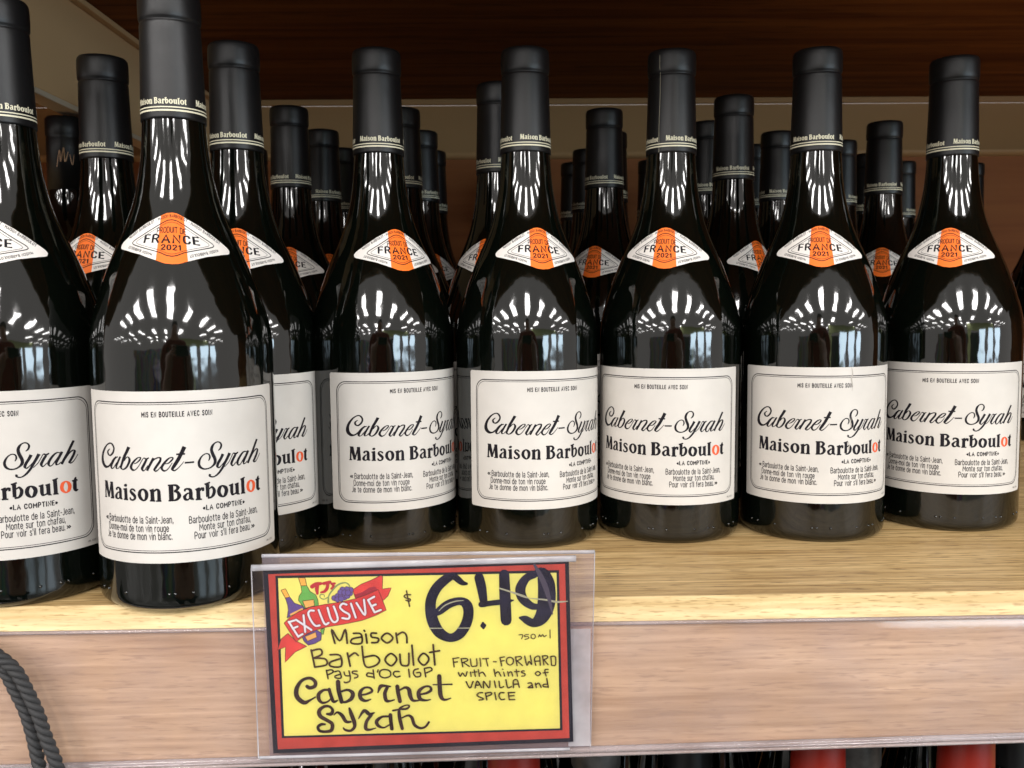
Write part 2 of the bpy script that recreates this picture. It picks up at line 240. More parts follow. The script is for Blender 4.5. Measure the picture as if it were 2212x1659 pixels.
SIGN_ART = [
('yellow',2,[4.34,-2.01,130.31,-3.97,130.08,-77.52,3.25,-76.13]),
('orange',2,[5.37,-7.53,7.42,-6.96,9.16,-10.82,7.11,-11.24]),
('outline',3,[5.37,-7.53,0.28,7.42,-6.96,0.28,9.16,-10.82,0.28,7.11,-11.24,0.28,5.37,-7.53,0.28]),
('purple',2,[7.11,-11.24,9.16,-10.82,11.09,-13.74,14.48,-15.12,16,-16.28,9.02,-19.74,7.42,-20.66,8.17,-16.84,7.95,-14.28]),
('outline',3,[7.11,-11.24,0.28,9.16,-10.82,0.28,11.09,-13.74,0.28,14.48,-15.12,0.28,16,-16.28,0.28,9.02,-19.74,0.28,7.42,-20.66,0.28,8.17,-16.84,0.28,7.95,-14.28,0.28,7.11,-11.24,0.28]),
('orange2',0,[9.2,-19.05,0.87,14.43,-16.65,0.87]),
('orange',2,[13.49,-2.09,16.44,-2.18,17.1,-5.83,14.46,-5.91]),
('outline',3,[13.49,-2.09,0.28,16.44,-2.18,0.28,17.1,-5.83,0.28,14.46,-5.91,0.28,13.49,-2.09,0.28]),
('green',2,[14.46,-5.91,17.1,-5.83,18.42,-8.56,20.87,-10.22,21.74,-12.47,21.97,-15.35,15.69,-16.43,14.19,-14.47,13,-12.53,13.37,-10.63,14.68,-8.77]),
('outline',3,[14.46,-5.91,0.28,17.1,-5.83,0.28,18.42,-8.56,0.28,20.87,-10.22,0.28,21.74,-12.47,0.28,21.97,-15.35,0.28,15.69,-16.43,0.28,14.19,-14.47,0.28,13,-12.53,0.28,13.37,-10.63,0.28,14.68,-8.77,0.28,14.46,-5.91,0.28]),
('orange2',2,[14.86,-12.9,19.87,-12.42,20.09,-15.29,16,-16.28]),
('outline',3,[14.86,-12.9,0.28,19.87,-12.42,0.28,20.09,-15.29,0.28,16,-16.28,0.28,14.86,-12.9,0.28]),
('purple',2,[13.72,-29.51,20.4,-26.5,22.7,-28.18,22.3,-31.38,19.58,-32.92,16.42,-33.63,14.59,-31.8]),
('outline',3,[13.72,-29.51,0.28,20.4,-26.5,0.28,22.7,-28.18,0.28,22.3,-31.38,0.28,19.58,-32.92,0.28,16.42,-33.63,0.28,14.59,-31.8,0.28,13.72,-29.51,0.28]),
('orange2',2,[14.97,-29.55,20.05,-27.61,20.45,-30.04,16.16,-31.68]),
('outline',3,[14.97,-29.55,0.28,20.05,-27.61,0.28,20.45,-30.04,0.28,16.16,-31.68,0.28,14.97,-29.55,0.28]),
('green',2,[22.27,-26.56,24.18,-25.81,23.47,-28.84,22.6,-28.49]),
('outline',3,[22.27,-26.56,0.28,24.18,-25.81,0.28,23.47,-28.84,0.28,22.6,-28.49,0.28,22.27,-26.56,0.28]),
('red',2,[7.49,-27.72,4.27,-30.2,2.36,-35.31,6.02,-34.12,5.46,-41.24,10.35,-36.52,15.77,-34.09,13.3,-32.73,10.83,-31.36]),
('outline',3,[7.49,-27.72,0.28,4.27,-30.2,0.28,2.36,-35.31,0.28,6.02,-34.12,0.28,5.46,-41.24,0.28,10.35,-36.52,0.28,15.77,-34.09,0.28,13.3,-32.73,0.28,10.83,-31.36,0.28,7.49,-27.72,0.28]),
('red',2,[37.73,-8.51,41.51,-6.1,46.21,-4.34,50.75,-2.27,51.51,-2.93,51.1,-8.6,55.15,-8.25,53.54,-11.85,51.32,-14.01,48.88,-11.07,38.72,-12.67]),
('outline',3,[37.73,-8.51,0.28,41.51,-6.1,0.28,46.21,-4.34,0.28,50.75,-2.27,0.28,51.51,-2.93,0.28,51.1,-8.6,0.28,55.15,-8.25,0.28,53.54,-11.85,0.28,51.32,-14.01,0.28,48.88,-11.07,0.28,38.72,-12.67,0.28,37.73,-8.51,0.28]),
('darkred',2,[38.46,-10.76,42.06,-9.75,45.21,-7.79,47.71,-7.3,49.08,-8.86,44.53,-10.78,38.72,-12.67]),
('red3',2,[5.94,-22.85,8.68,-20.37,13.15,-17.63,18.2,-15.87,25.1,-14.8,31.99,-14.06,38.25,-12.81,44.53,-10.78,49.23,-8.86,50.72,-13.03,52.49,-18.5,47.45,-20.9,41.16,-22.95,33.3,-24.32,25.44,-25.37,20.71,-26.51,15.95,-28.29,12.42,-30.76,10.97,-31.85,8.45,-27.42]),
('outline',3,[5.94,-22.85,0.28,8.68,-20.37,0.28,13.15,-17.63,0.28,18.2,-15.87,0.28,25.1,-14.8,0.28,31.99,-14.06,0.28,38.25,-12.81,0.28,44.53,-10.78,0.28,49.23,-8.86,0.28,50.72,-13.03,0.28,52.49,-18.5,0.28,47.45,-20.9,0.28,41.16,-22.95,0.28,33.3,-24.32,0.28,25.44,-25.37,0.28,20.71,-26.51,0.28,15.95,-28.29,0.28,12.42,-30.76,0.28,10.97,-31.85,0.28,8.45,-27.42,0.28,5.94,-22.85,0.28]),
('vine',0,[26.38,-13.89,0.93,26.76,-11.04,0.68,28.39,-8.55,0.74,30.94,-6.09,0.81,34.08,-5.08,0.68,35.92,-5.93,0.62,36.51,-7.53,0.56]),
('vine',0,[26.76,-11.35,0.50,24.55,-12.4,0.50,22.85,-11.55,0.50,23.05,-10.29,0.50,24.6,-10.34,0.43,24.73,-11.29,0.37]),
('grape',4,[29.23,-12.06,1.18]),
('grape',4,[30.81,-11.16,1.18]),
('grape',4,[32.38,-10.89,1.18]),
('grape',4,[33.91,-11.89,1.18]),
('grape',4,[35.17,-11.29,1.18]),
('grape',4,[36.45,-10.06,1.18]),
('grape',4,[36.79,-8.49,1.18]),
('grape',4,[35.09,-8.12,1.18]),
('grape',4,[33.07,-8.21,1.18]),
('grape',4,[32.1,-9.45,1.18]),
('grape',4,[33.96,-9.67,1.18]),
('grape',4,[35.52,-9.72,1.18]),
('grape',4,[30.62,-12.74,1.18]),
('grape',4,[32.34,-12.48,1.18]),
('redink',0,[19.42,-6.38,1.86,21.32,-5.33,1.86,23.5,-5.08,1.42]),
('redink',0,[21.77,-5.81,1.86,21.56,-7.71,1.73,21.66,-9.61,1.24]),
('redink',0,[24.75,-5.11,1.42,27.56,-4.57,1.55]),
('redink',0,[26.62,-4.7,1.42,26.24,-7.22,1.55,24.96,-8.76,1.36,23.39,-9.19,0.93]),
('redink',0,[29.72,-5.26,1.05,28.32,-5.38,1.05,29.22,-6.36,1.05,28.1,-7.59,1.05]),
('exline',0,[8.15,-22.28,1.55,12.15,-29.47,1.55]),
('exline',0,[8.14,-22.44,1.55,10.83,-21.72,1.55]),
('exline',0,[9.77,-25.47,1.55,11.99,-24.64,1.55]),
('exline',0,[12.15,-29.31,1.55,14.07,-28.24,1.55]),
('exline',0,[11.46,-21.42,1.55,18.2,-26.43,1.55]),
('exline',0,[14.97,-19.44,1.55,15.35,-27.31,1.55]),
('exline',0,[19.72,-17.51,1.55,18,-17.46,1.55,17.17,-19.03,1.55,18.33,-22.26,1.55,20.14,-24.56,1.55,22.02,-24.46,1.55]),
('exline',0,[21.91,-17.26,1.55,24.23,-23.73,1.55,26.12,-23.46,1.55]),
('exline',0,[26,-16.42,1.55,27.12,-21.25,1.55,28.63,-23.22,1.55,30.22,-22.3,1.55,30.12,-20.06,1.55,28.82,-15.87,1.55]),
('exline',0,[34.61,-15.25,1.55,32.91,-14.72,1.55,31.62,-16.28,1.55,33.13,-18.23,1.55,35.59,-19.91,1.55,35.24,-21.81,1.55,32.43,-21.41,1.55]),
('exline',0,[36.65,-14.83,1.55,38.53,-21.43,1.55]),
('exline',0,[39.15,-14.59,1.55,42.77,-20.44,1.55,42.61,-13.26,1.55]),
('exline',0,[44.47,-13.48,1.55,47.17,-19.3,1.55]),
('exline',0,[44.47,-13.48,1.55,47.31,-12.04,1.55]),
('exline',0,[45.82,-16.39,1.55,47.86,-15.65,1.55]),
('exline',0,[47.17,-19.3,1.55,50,-18.27,1.55]),
('white',0,[8.15,-22.28,0.93,12.15,-29.47,0.93]),
('white',0,[8.14,-22.44,0.93,10.83,-21.72,0.93]),
('white',0,[9.77,-25.47,0.93,11.99,-24.64,0.93]),
('white',0,[12.15,-29.31,0.93,14.07,-28.24,0.93]),
('white',0,[11.46,-21.42,0.93,18.2,-26.43,0.93]),
('white',0,[14.97,-19.44,0.93,15.35,-27.31,0.93]),
('white',0,[19.72,-17.51,0.93,18,-17.46,0.93,17.17,-19.03,0.93,18.33,-22.26,0.93,20.14,-24.56,0.93,22.02,-24.46,0.93]),
('white',0,[21.91,-17.26,0.93,24.23,-23.73,0.93,26.12,-23.46,0.93]),
('white',0,[26,-16.42,0.93,27.12,-21.25,0.93,28.63,-23.22,0.93,30.22,-22.3,0.93,30.12,-20.06,0.93,28.82,-15.87,0.93]),
('white',0,[34.61,-15.25,0.93,32.91,-14.72,0.93,31.62,-16.28,0.93,33.13,-18.23,0.93,35.59,-19.91,0.93,35.24,-21.81,0.93,32.43,-21.41,0.93]),
('white',0,[36.65,-14.83,0.93,38.53,-21.43,0.93]),
('white',0,[39.15,-14.59,0.93,42.77,-20.44,0.93,42.61,-13.26,0.93]),
('white',0,[44.47,-13.48,0.93,47.17,-19.3,0.93]),
('white',0,[44.47,-13.48,0.93,47.31,-12.04,0.93]),
('white',0,[45.82,-16.39,0.93,47.86,-15.65,0.93]),
('white',0,[47.17,-19.3,0.93,50,-18.27,0.93]),
('navy',0,[89.35,-7.5,1.24,87.34,-6.97,2.48,84.87,-4.75,3.10,83.17,-3.53,2.48]),
('navy',0,[84.56,-2.94,1.86,83.01,-3.52,3.41,79.9,-5.16,4.34,75.84,-8.83,4.65,73.15,-13.83,4.80,72.57,-18.9,4.96,73.52,-24.68,5.27,76.29,-29.9,4.96,80.97,-32.46,4.03,85.36,-30.82,4.65,88.51,-26.1,4.80,89.78,-21.02,4.65,89.01,-17.17,4.65,86.06,-15.49,3.72,81.07,-16.61,4.03,76.68,-19.66,3.72,74.48,-21.51,1.86]),
('navy',0,[96.17,-26.17,1.24,96.26,-27.29,2.79,96.32,-28.42,1.24]),
('navy',0,[95.1,-4.84,4.34,96.03,-9.44,4.34,96.95,-17.09,3.41]),
('navy',0,[95.71,-17.37,2.79,100.38,-16.94,2.48,106.6,-16.43,2.48,110.34,-15.97,0.62]),
('navy',0,[106.56,-3.83,4.65,106.59,-12.93,5.11,106.79,-25.21,4.96]),
('navy',0,[120.19,-4.34,3.41,116.49,-5.96,3.72,113.73,-10.61,4.65,114.69,-15.4,4.34,118.45,-18.85,3.41,121.88,-19.44,2.48]),
('navy',0,[120.19,-4.18,2.79,123.59,-3.65,5.27,125.34,-7.8,7.43,125.7,-12.88,8.11,125.29,-17.95,8.05,124.08,-22.37,7.12,121.93,-25.5,5.88,118.82,-26.85,4.03,115.37,-24.99,3.41,113.18,-24.28,1.24]),
('scratch_and_highlight',0,[71.92,-27.68,0.50,77.56,-27.85,0.43]),
('scratch_and_highlight',0,[84.44,-28.06,0.37,90.07,-28.23,0.50]),
('scratch_and_highlight',0,[76.37,-19.66,0.31,79.2,-17.19,0.56,83.57,-15.57,0.56,87.62,-15.22,0.31]),  # highlight curve painted along the six, not a scratch
('scratch_and_highlight',0,[104.26,-10.17,0.68,109.08,-11.9,0.74,114.68,-14.13,1.05,117.17,-15.16,0.37]),
('scratch_and_highlight',0,[117.17,-15.16,0.19,121.22,-15.76,0.56,125.27,-16.36,0.81,130.26,-17.46,0.93,134.98,-17.35,0.43]),
('smear',0,[120.15,0.54,0.93,122.04,-2.98,1.86,124.57,-8.73,2.48,126.5,-15.44,1.86,127.99,-23.13,0.50]),
('ink',0,[112.45,-32.28,0.43,114.17,-32.33,0.43,113.55,-34.18,0.43]),
('ink',0,[116.73,-32.25,0.43,115.26,-32.36,0.43,114.96,-33.16,0.43,116.43,-33.2,0.43,116.75,-34.02,0.43,115.12,-34.48,0.43]),
('ink',0,[121.38,-33.58,0.43,121.84,-32.5,0.43,122.38,-33.48,0.43,123.25,-32.54,0.43,123.88,-33.59,0.43,124.88,-32.91,0.43]),
('ink',0,[126.66,-30.46,0.43,126.64,-34.25,0.43]),
('ink',1,[119.02,-32.15,0.43,119.97,-33.15,0.43,119.19,-34.35,0.43,118.09,-33.9,0.43,117.99,-32.7,0.43]),
('ink',0,[63.82,-11.68,0.62,61.64,-11.62,0.62,60.85,-12.39,0.62,61.93,-13.21,0.62,63.54,-13.74,0.62,63.15,-14.62,0.62,61.6,-14.16,0.62]),
('ink',0,[62.04,-9.73,0.62,62.4,-12.75,0.62,63.12,-17.07,0.62]),
('brown',0,[14.96,-52.83,1.71,16.17,-53.59,1.71,18.29,-52.93,1.71,18.86,-51.14,1.71,17.35,-49.29,1.54,14.91,-49.03,1.37,12.06,-50.57,1.54,10.02,-54.14,2.05,10.25,-57.77,2.22,13.15,-60.41,2.05,15.99,-59.4,1.03,18.49,-58.02,0.68]),
('brown',0,[25.23,-54.95,1.03,22.43,-54.87,1.23,20.11,-56.61,1.71,20.03,-59.16,1.71,21.56,-60.84,1.23,24.03,-60.37,0.82,25.47,-58.95,0.55]),
('brown',0,[24.89,-54.58,1.51,25.68,-57.87,1.57,26.66,-60.45,1.51,28.6,-59.96,0.62]),
('brown',0,[29.11,-51.16,2.05,29.24,-55.43,1.99,30.34,-60.74,1.92]),
('brown',0,[30.46,-55.83,0.96,33.28,-55.19,1.16,35.52,-56.71,1.85,34.93,-59.24,1.85,32.44,-60.8,1.23,30.33,-60.92,1.03]),
('brown',0,[38.99,-57.9,0.89,41.98,-57.45,1.03,44.45,-56.25,1.16,43.44,-54.59,1.03,40.99,-54.52,1.03,39.02,-56.45,1.71,39.14,-59.36,1.85,41.21,-60.7,1.23,43.68,-60.04,0.55]),
('brown',0,[47.06,-57.05,0.55,48.34,-54.19,1.71,50.1,-53.88,1.23,52.89,-54.33,0.68]),
('brown',0,[51.48,-54.65,1.51,50.21,-57.51,1.71,50.67,-60.8,1.71,52.42,-61.21,0.96,54.36,-60.72,0.62]),
('brown',0,[56.03,-54.42,1.92,56.33,-57.69,1.85,56.97,-61.53,1.78]),
('brown',0,[57.05,-56.26,0.82,59.52,-55.07,1.16,61.25,-56.03,1.85,61.74,-58.94,1.92,62.93,-61.34,1.37,65.73,-61.43,0.62]),
('brown',0,[65.77,-58.7,0.89,69.27,-58.08,1.16,71.39,-56.69,1.37,70.7,-55.04,1.03,68.26,-55.15,1.16,65.78,-57.25,1.85,66.1,-60.53,1.85,68.54,-61.51,1.03,70.99,-61.22,0.55]),
('brown',0,[75.36,-50.3,1.99,75.42,-55.36,2.05,75.73,-59.72,1.99,77.29,-61.59,1.23,80.27,-60.95,0.55]),
('brown',0,[72.46,-54.26,0.55,81.01,-54.37,0.75]),
('brown',0,[23.35,-66.19,1.03,25.28,-66.24,1.71,26.03,-64.44,1.37,24.67,-62.75,1.23,22.21,-62.68,1.37,19.88,-64.62,1.85,20.33,-67.19,1.92,23.09,-69.11,1.71,25.5,-71.01,1.71,25.07,-73.94,1.71,22.59,-74.6,1.37,19.78,-74.15,1.37,18.95,-72.29,1.37,20.57,-71.05,1.37,22.16,-71.1,1.03]),
('brown',0,[26.49,-66.83,0.48,28.11,-65.6,1.03,30.18,-67.12,1.71,31.87,-70.1,1.57,33.97,-70.35,1.03]),
('brown',0,[33.77,-63.94,1.03,34.41,-66.51,1.85,35.56,-70.21,1.85,35.68,-72.78,1.51,33.87,-74.57,1.23,31.41,-74.13,1.16,30.56,-73.18,0.68]),
('brown',0,[37.7,-68.99,0.48,39.7,-65.94,1.37,40.94,-65.43,1.71,42.83,-67.13,1.71,44.96,-66.46,0.68]),
('brown',0,[43.53,-67.52,1.51,41.36,-70.38,1.51,40.76,-73.67,1.71,42.33,-74.45,1.16,45.34,-73.8,0.48]),
('brown',0,[51.6,-68.49,1.03,48.43,-68.58,1.16,45.93,-70.52,1.71,46.59,-72.74,1.51,49.04,-73.73,0.82,51.53,-72.52,0.68]),
('brown',0,[52.31,-67.78,1.71,52.43,-71.08,1.71,52.73,-74.39,1.71]),
('brown',0,[53.57,-65.8,0.89,56.56,-65.35,0.82,60.08,-65.08,1.03,61.15,-63.66,0.68,59.05,-63.6,0.68,56.56,-65.35,1.23,56.5,-69.37,1.71,57.48,-74.53,1.51]),
('brown',0,[57.56,-69.4,0.68,60.38,-68.38,1.03,62.12,-69.53,1.51,63.14,-72.86,1.51,65.58,-74.59,1.23,68.05,-74.11,1.03,69.83,-71.96,1.03]),
('ink',0,[24.09,-45.52,0.68,24.68,-49.51,0.68]),
('ink',0,[24.08,-45.7,0.68,26.53,-45.41,0.68,27.13,-46.51,0.68,24.73,-47.7,0.68]),
('ink',0,[27.9,-46.36,0.68,30,-46.24,0.68,30.62,-49.32,0.68,28.18,-49.25,0.68,28.03,-48.34,0.68,30.31,-47.69,0.68]),
('ink',0,[32.08,-46.66,0.68,32.57,-48.3,0.68,34.31,-48.53,0.68]),
('ink',0,[34.36,-46.19,0.68,34.82,-49.09,0.68,34.42,-51.06,0.68,32.66,-51.73,0.68,31.97,-51.35,0.68]),
('ink',0,[38.02,-46.48,0.68,36.28,-46.43,0.68,35.91,-47.32,0.68,37.98,-48.1,0.68,38.13,-49.19,0.68,36.73,-49.69,0.68]),
('ink',0,[45.35,-46.16,0.68,45.69,-50.13,0.68]),
('ink',0,[45.14,-47.95,0.68,42.88,-47.52,0.68,42.5,-48.96,0.68,45.46,-49.59,0.68]),
('ink',0,[47.62,-46.23,0.68,47.28,-47.22,0.68]),
('ink',0,[57.18,-47.41,0.68,55.09,-47.35,0.68,54.55,-48.59,0.68,55.75,-49.89,0.68,57.5,-49.58,0.68]),
('ink',0,[61.56,-46.46,0.68,61.85,-50.26,0.68]),
('ink',0,[65.91,-46.41,0.68,64.16,-46.9,0.68,63.62,-48.51,0.68,64.82,-50.16,0.68,66.74,-49.86,0.68,66.76,-48.24,0.68,65.19,-48.26,0.68]),
('ink',0,[68.7,-46.32,0.68,69.18,-50.29,0.68]),
('ink',0,[68.7,-46.32,0.68,71.49,-46.04,0.68,72.1,-47.32,0.68,69.37,-48.5,0.68]),
('ink',1,[50.58,-46.13,0.68,53.01,-47.11,0.68,53.04,-49.27,0.68,50.51,-50.1,0.68,48.43,-49.13,0.68,48.47,-46.97,0.68]),
('ink',0,[28.57,-32.98,0.88,27.4,-26.46,0.88,30.83,-31.9,0.88,33.55,-26.65,0.88,34.14,-33.15,0.88]),
('ink',0,[37.22,-28.66,0.88,40.55,-29.14,0.88,40.61,-33.34,0.88,36.15,-33.21,0.88,36.49,-31.31,0.88,40.52,-30.51,0.88]),
('ink',0,[42.78,-29.21,0.88,43.14,-33.42,0.88]),
('ink',0,[42.07,-27.44,0.88,42.36,-27.83,0.88]),
('ink',0,[47.61,-28.97,0.88,45.38,-28.91,0.88,45.35,-30.66,0.88,48.31,-31.43,0.88,47.9,-33.18,0.88,45.3,-33.33,0.88]),
('ink',0,[56.51,-29.24,0.88,56.96,-33.83,0.88]),
('ink',0,[56.72,-30.39,0.88,59.49,-28.95,0.88,61.17,-30.53,0.88,61.27,-33.96,0.88]),
('ink',1,[52.43,-29.12,0.88,54.99,-31.48,0.88,52.35,-33.7,0.88,49.79,-31.33,0.88]),
('ink',0,[17.69,-35.72,0.88,18.95,-43.82,0.88]),
('ink',0,[17.68,-36.1,0.88,21.8,-35.46,0.88,22.32,-37.93,0.88,18.55,-39.58,0.88]),
('ink',0,[18.55,-39.58,0.88,23.76,-40.12,0.88,24.28,-42.83,0.88,18.95,-43.82,0.88]),
('ink',0,[26.19,-38.27,0.88,30.65,-38.79,0.88,30.9,-43.8,0.88,26.2,-43.66,0.88,26.1,-41.73,0.88,30.62,-40.32,0.88]),
('ink',0,[34.03,-37.74,0.88,35.01,-43.92,0.88]),
('ink',0,[34.36,-39.82,0.88,37.24,-37.84,0.88,38.85,-39.03,0.88]),
('ink',0,[40.8,-34.88,0.88,41.87,-44.13,0.88,46.58,-44.03,0.88,48.49,-41.63,0.88,46.3,-39.41,0.88,41.66,-40.04,0.88]),
('ink',0,[57.85,-39.22,0.88,58.15,-43.84,0.88,60.23,-44.75,0.88,61.66,-43.95,0.88,61.95,-38.96,0.88]),
('ink',0,[63.49,-35.18,0.88,63.89,-44.55,0.88]),
('ink',0,[73.15,-35.31,0.88,73.59,-44.84,0.88]),
('ink',0,[71.48,-38.86,0.88,75.88,-38.23,0.88]),
('ink',1,[53.76,-38.71,0.88,56.32,-41.48,0.88,53.67,-44.48,0.88,50.95,-41.55,0.88]),
('ink',1,[68.65,-39.16,0.88,71,-41.92,0.88,68.59,-44.77,0.88,66.16,-42,0.88]),
('ink',0,[81.96,-42.1,0.57,82.34,-46.08,0.57]),
('ink',0,[81.83,-42.15,0.57,84.61,-41.9,0.57]),
('ink',0,[82.22,-43.88,0.57,83.99,-43.8,0.57]),
('ink',0,[85.67,-42.34,0.57,86.31,-46.19,0.57]),
('ink',0,[85.67,-42.4,0.57,88.18,-42.42,0.57,88.5,-43.39,0.57,86.06,-44.27,0.57]),
('ink',0,[86.85,-44.29,0.57,89.23,-46.14,0.57]),
('ink',0,[89.9,-42.61,0.57,90.29,-45.9,0.57,91.62,-46.13,0.57,92.81,-45.7,0.57,92.69,-42.69,0.57]),
('ink',0,[94.27,-42.47,0.57,94.53,-46.3,0.57]),
('ink',0,[95.47,-42.77,0.57,98.11,-42.72,0.57]),
('ink',0,[97.05,-42.82,0.57,97.72,-46.26,0.57]),
('ink',0,[100.37,-44.29,0.57,101.69,-44.41,0.57]),
('ink',0,[103.41,-42.47,0.57,104.08,-46.45,0.57]),
('ink',0,[103.41,-42.52,0.57,105.39,-42.25,0.57]),
('ink',0,[103.68,-44.17,0.57,105.26,-44.02,0.57]),
('ink',0,[110.55,-42.41,0.57,111.1,-46.53,0.57]),
('ink',0,[110.55,-42.54,0.57,112.8,-42.34,0.57,113.12,-43.3,0.57,110.96,-44.47,0.57]),
('ink',0,[111.49,-44.62,0.57,113.57,-46.6,0.57]),
('ink',0,[114.78,-42.26,0.57,115.61,-46.66,0.57,116.65,-44.78,0.57,117.86,-46.32,0.57,117.3,-42.06,0.57]),
('ink',0,[119.71,-46.78,0.57,119.16,-43.76,0.57,120.21,-42.62,0.57,121.53,-42.87,0.57,121.75,-46.84,0.57]),
('ink',0,[119.38,-44.86,0.57,121.68,-44.79,0.57]),
('ink',0,[122.85,-42.37,0.57,123.42,-46.76,0.57]),
('ink',0,[122.85,-42.5,0.57,124.84,-42.43,0.57,125.19,-43.39,0.57,123.14,-44.42,0.57]),
('ink',0,[123.67,-44.58,0.57,125.33,-46.68,0.57]),
('ink',0,[126.69,-42.81,0.57,126.92,-47,0.57]),
('ink',0,[126.69,-42.81,0.57,128.73,-43.09,0.57,128.67,-46.91,0.57,126.92,-47,0.57]),
('ink',0,[84.18,-48.74,0.57,84.97,-50.68,0.57,86.04,-49.07,0.57,87.36,-50.75,0.57,88.16,-48.58,0.57]),
('ink',0,[89.75,-48.77,0.57,89.93,-50.83,0.57]),
('ink',0,[91.48,-47.86,0.57,91.87,-50.94,0.57]),
('ink',0,[90.55,-48.93,0.57,92.67,-48.8,0.57]),
('ink',0,[93.34,-47.78,0.57,93.73,-50.94,0.57]),
('ink',0,[93.73,-49.71,0.57,95.33,-49.07,0.57,96.52,-51.03,0.57]),
('ink',0,[100.5,-47.85,0.57,101.04,-51.16,0.57]),
('ink',0,[101.03,-49.93,0.57,102.49,-49.15,0.57,103.61,-51.24,0.57]),
('ink',0,[104.88,-49.36,0.57,105.28,-51.29,0.57]),
('ink',0,[104.43,-47.97,0.57,104.61,-48.09,0.57]),
('ink',0,[106.74,-49.27,0.57,107.14,-51.35,0.57]),
('ink',0,[107.01,-50.11,0.57,108.33,-49.32,0.57,108.95,-51.4,0.57]),
('ink',0,[110.71,-48.43,0.57,111.13,-51.6,0.57]),
('ink',0,[109.92,-49.37,0.57,112.04,-49.3,0.57]),
('ink',0,[114.43,-49.23,0.57,113.37,-49.2,0.57,113.11,-49.88,0.57,114.57,-50.47,0.57,114.44,-51.43,0.57,113.12,-51.58,0.57]),
('ink',0,[125.3,-48.87,0.57,123.97,-48.97,0.57,123.85,-50.2,0.57,124.32,-52,0.57]),
('ink',0,[122.93,-50.44,0.57,125.31,-50.24,0.57]),
('ink',1,[108.04,-42.47,0.57,109.5,-43.47,0.57,109.24,-45.37,0.57,107.79,-46.1,0.57,106.46,-45.02,0.57,106.59,-43.11,0.57]),
('ink',1,[120.53,-49.69,0.57,121.73,-50.6,0.57,120.55,-51.66,0.57,119.35,-50.61,0.57]),
('ink',0,[87.61,-53.24,0.63,89.2,-56.32,0.63,90.8,-53.2,0.63]),
('ink',0,[91.59,-56.39,0.63,92.67,-53.11,0.63,94.52,-56.26,0.63]),
('ink',0,[92.18,-55.08,0.63,93.99,-54.97,0.63]),
('ink',0,[95.45,-56.51,0.63,95.59,-53.34,0.63,97.98,-56.58,0.63,98.51,-53.29,0.63]),
('ink',0,[100.51,-53.35,0.63,101.04,-56.53,0.63]),
('ink',0,[102.63,-53.55,0.63,103.04,-56.59,0.63,104.63,-56.23,0.63]),
('ink',0,[105.82,-52.96,0.63,106.5,-56.7,0.63,108.22,-56.33,0.63]),
('ink',0,[109.16,-56.91,0.63,109.28,-53.61,0.63,111,-53.39,0.63,111.87,-56.91,0.63]),
('ink',0,[109.28,-55.32,0.63,111.41,-55.22,0.63]),
('ink',0,[115.93,-55.05,0.63,117.39,-54.95,0.63,117.8,-56.07,0.63,118.07,-57.24,0.63]),
('ink',0,[117.8,-56.07,0.63,115.81,-57.11,0.63,118.07,-57.24,0.63]),
('ink',0,[119.25,-55.15,0.63,119.67,-57.23,0.63]),
('ink',0,[119.52,-55.9,0.63,120.85,-55.2,0.63,121.85,-57.29,0.63]),
('ink',0,[124.54,-53.1,0.63,125.17,-57.39,0.63]),
('ink',0,[124.84,-55.78,0.63,122.98,-55.95,0.63,122.99,-56.91,0.63,124.98,-57.17,0.63]),
('ink',0,[94.92,-58.7,0.63,93.19,-58.79,0.63,92.39,-60.01,0.63,95.05,-61.47,0.63,94.78,-62.02,0.63,93.18,-62.14,0.63]),
('ink',0,[96.25,-58.88,0.63,96.78,-62.22,0.63]),
('ink',0,[96.25,-59.02,0.63,98.51,-58.67,0.63,98.99,-59.65,0.63,96.65,-60.6,0.63]),
('ink',0,[100.51,-58.87,0.63,101.05,-62.34,0.63]),
('ink',0,[104.77,-59.13,0.63,103.04,-59.08,0.63,102.38,-60.58,0.63,103.31,-62.27,0.63,104.91,-62.18,0.63]),
('ink',0,[106.77,-59.19,0.63,107.05,-62.52,0.63]),
('ink',0,[106.99,-62.52,0.63,109.58,-62.46,0.63]),
('ink',0,[106.64,-59.19,0.63,109.7,-59.14,0.63]),
('ink',0,[106.78,-60.77,0.63,109.31,-60.65,0.63]),
]
SIGN_W,SIGN_H=134.29,82.37
# ------------------------------------------------------------------ materials
M_glass = mat('dark_glass', (0.0013, 0.0021, 0.0013), 0.062, 0.72, bump=0.0009, bscale=26, tall=2.2, IOR=1.52)
M_caps = mat('matte_capsule', (0.006, 0.006, 0.0063), 0.38, 0.38, bump=0.00025, bscale=70)
M_paper = mat('label_paper', (0.59, 0.56, 0.515), 0.55, 0.3, bump=0.00012, bscale=60, var=0.035, each=.035)
M_stick = mat('sticker_paper', (0.74, 0.70, 0.65), 0.5, 0.3, bump=0.00002, bscale=300, var=0.02, each=.03)
M_ink = mat('label_black', (0.012, 0.010, 0.013), 0.5, 0.12)
M_inkred = mat('label_red', (0.72, 0.10, 0.03), 0.5, 0.3)
M_orange = mat('label_orange', (0.90, 0.17, 0.015), 0.5, 0.3)
M_maroon = mat('label_maroon', (0.16, 0.018, 0.01), 0.5, 0.3)
M_cream = mat('capsule_cream', (0.72, 0.68, 0.50), 0.5, 0.3)
M_shelf = wood('oak_board', (.42, .26, .09), (.80, .58, .28), (.20, .11, .035), rough=.48, sx=10, sy=420, sz=300, pore=1.0)
M_nose = wood('oak_nosing', (.62, .45, .21), (.80, .62, .33), (.36, .23, .09), rough=.5, sx=22, sy=520, sz=520, pore=.8)
M_front = wood('oak_front', (.50, .335, .20), (.70, .50, .325), (.32, .20, .12), rough=.45, sx=16, sy=420, sz=420, pore=.55)
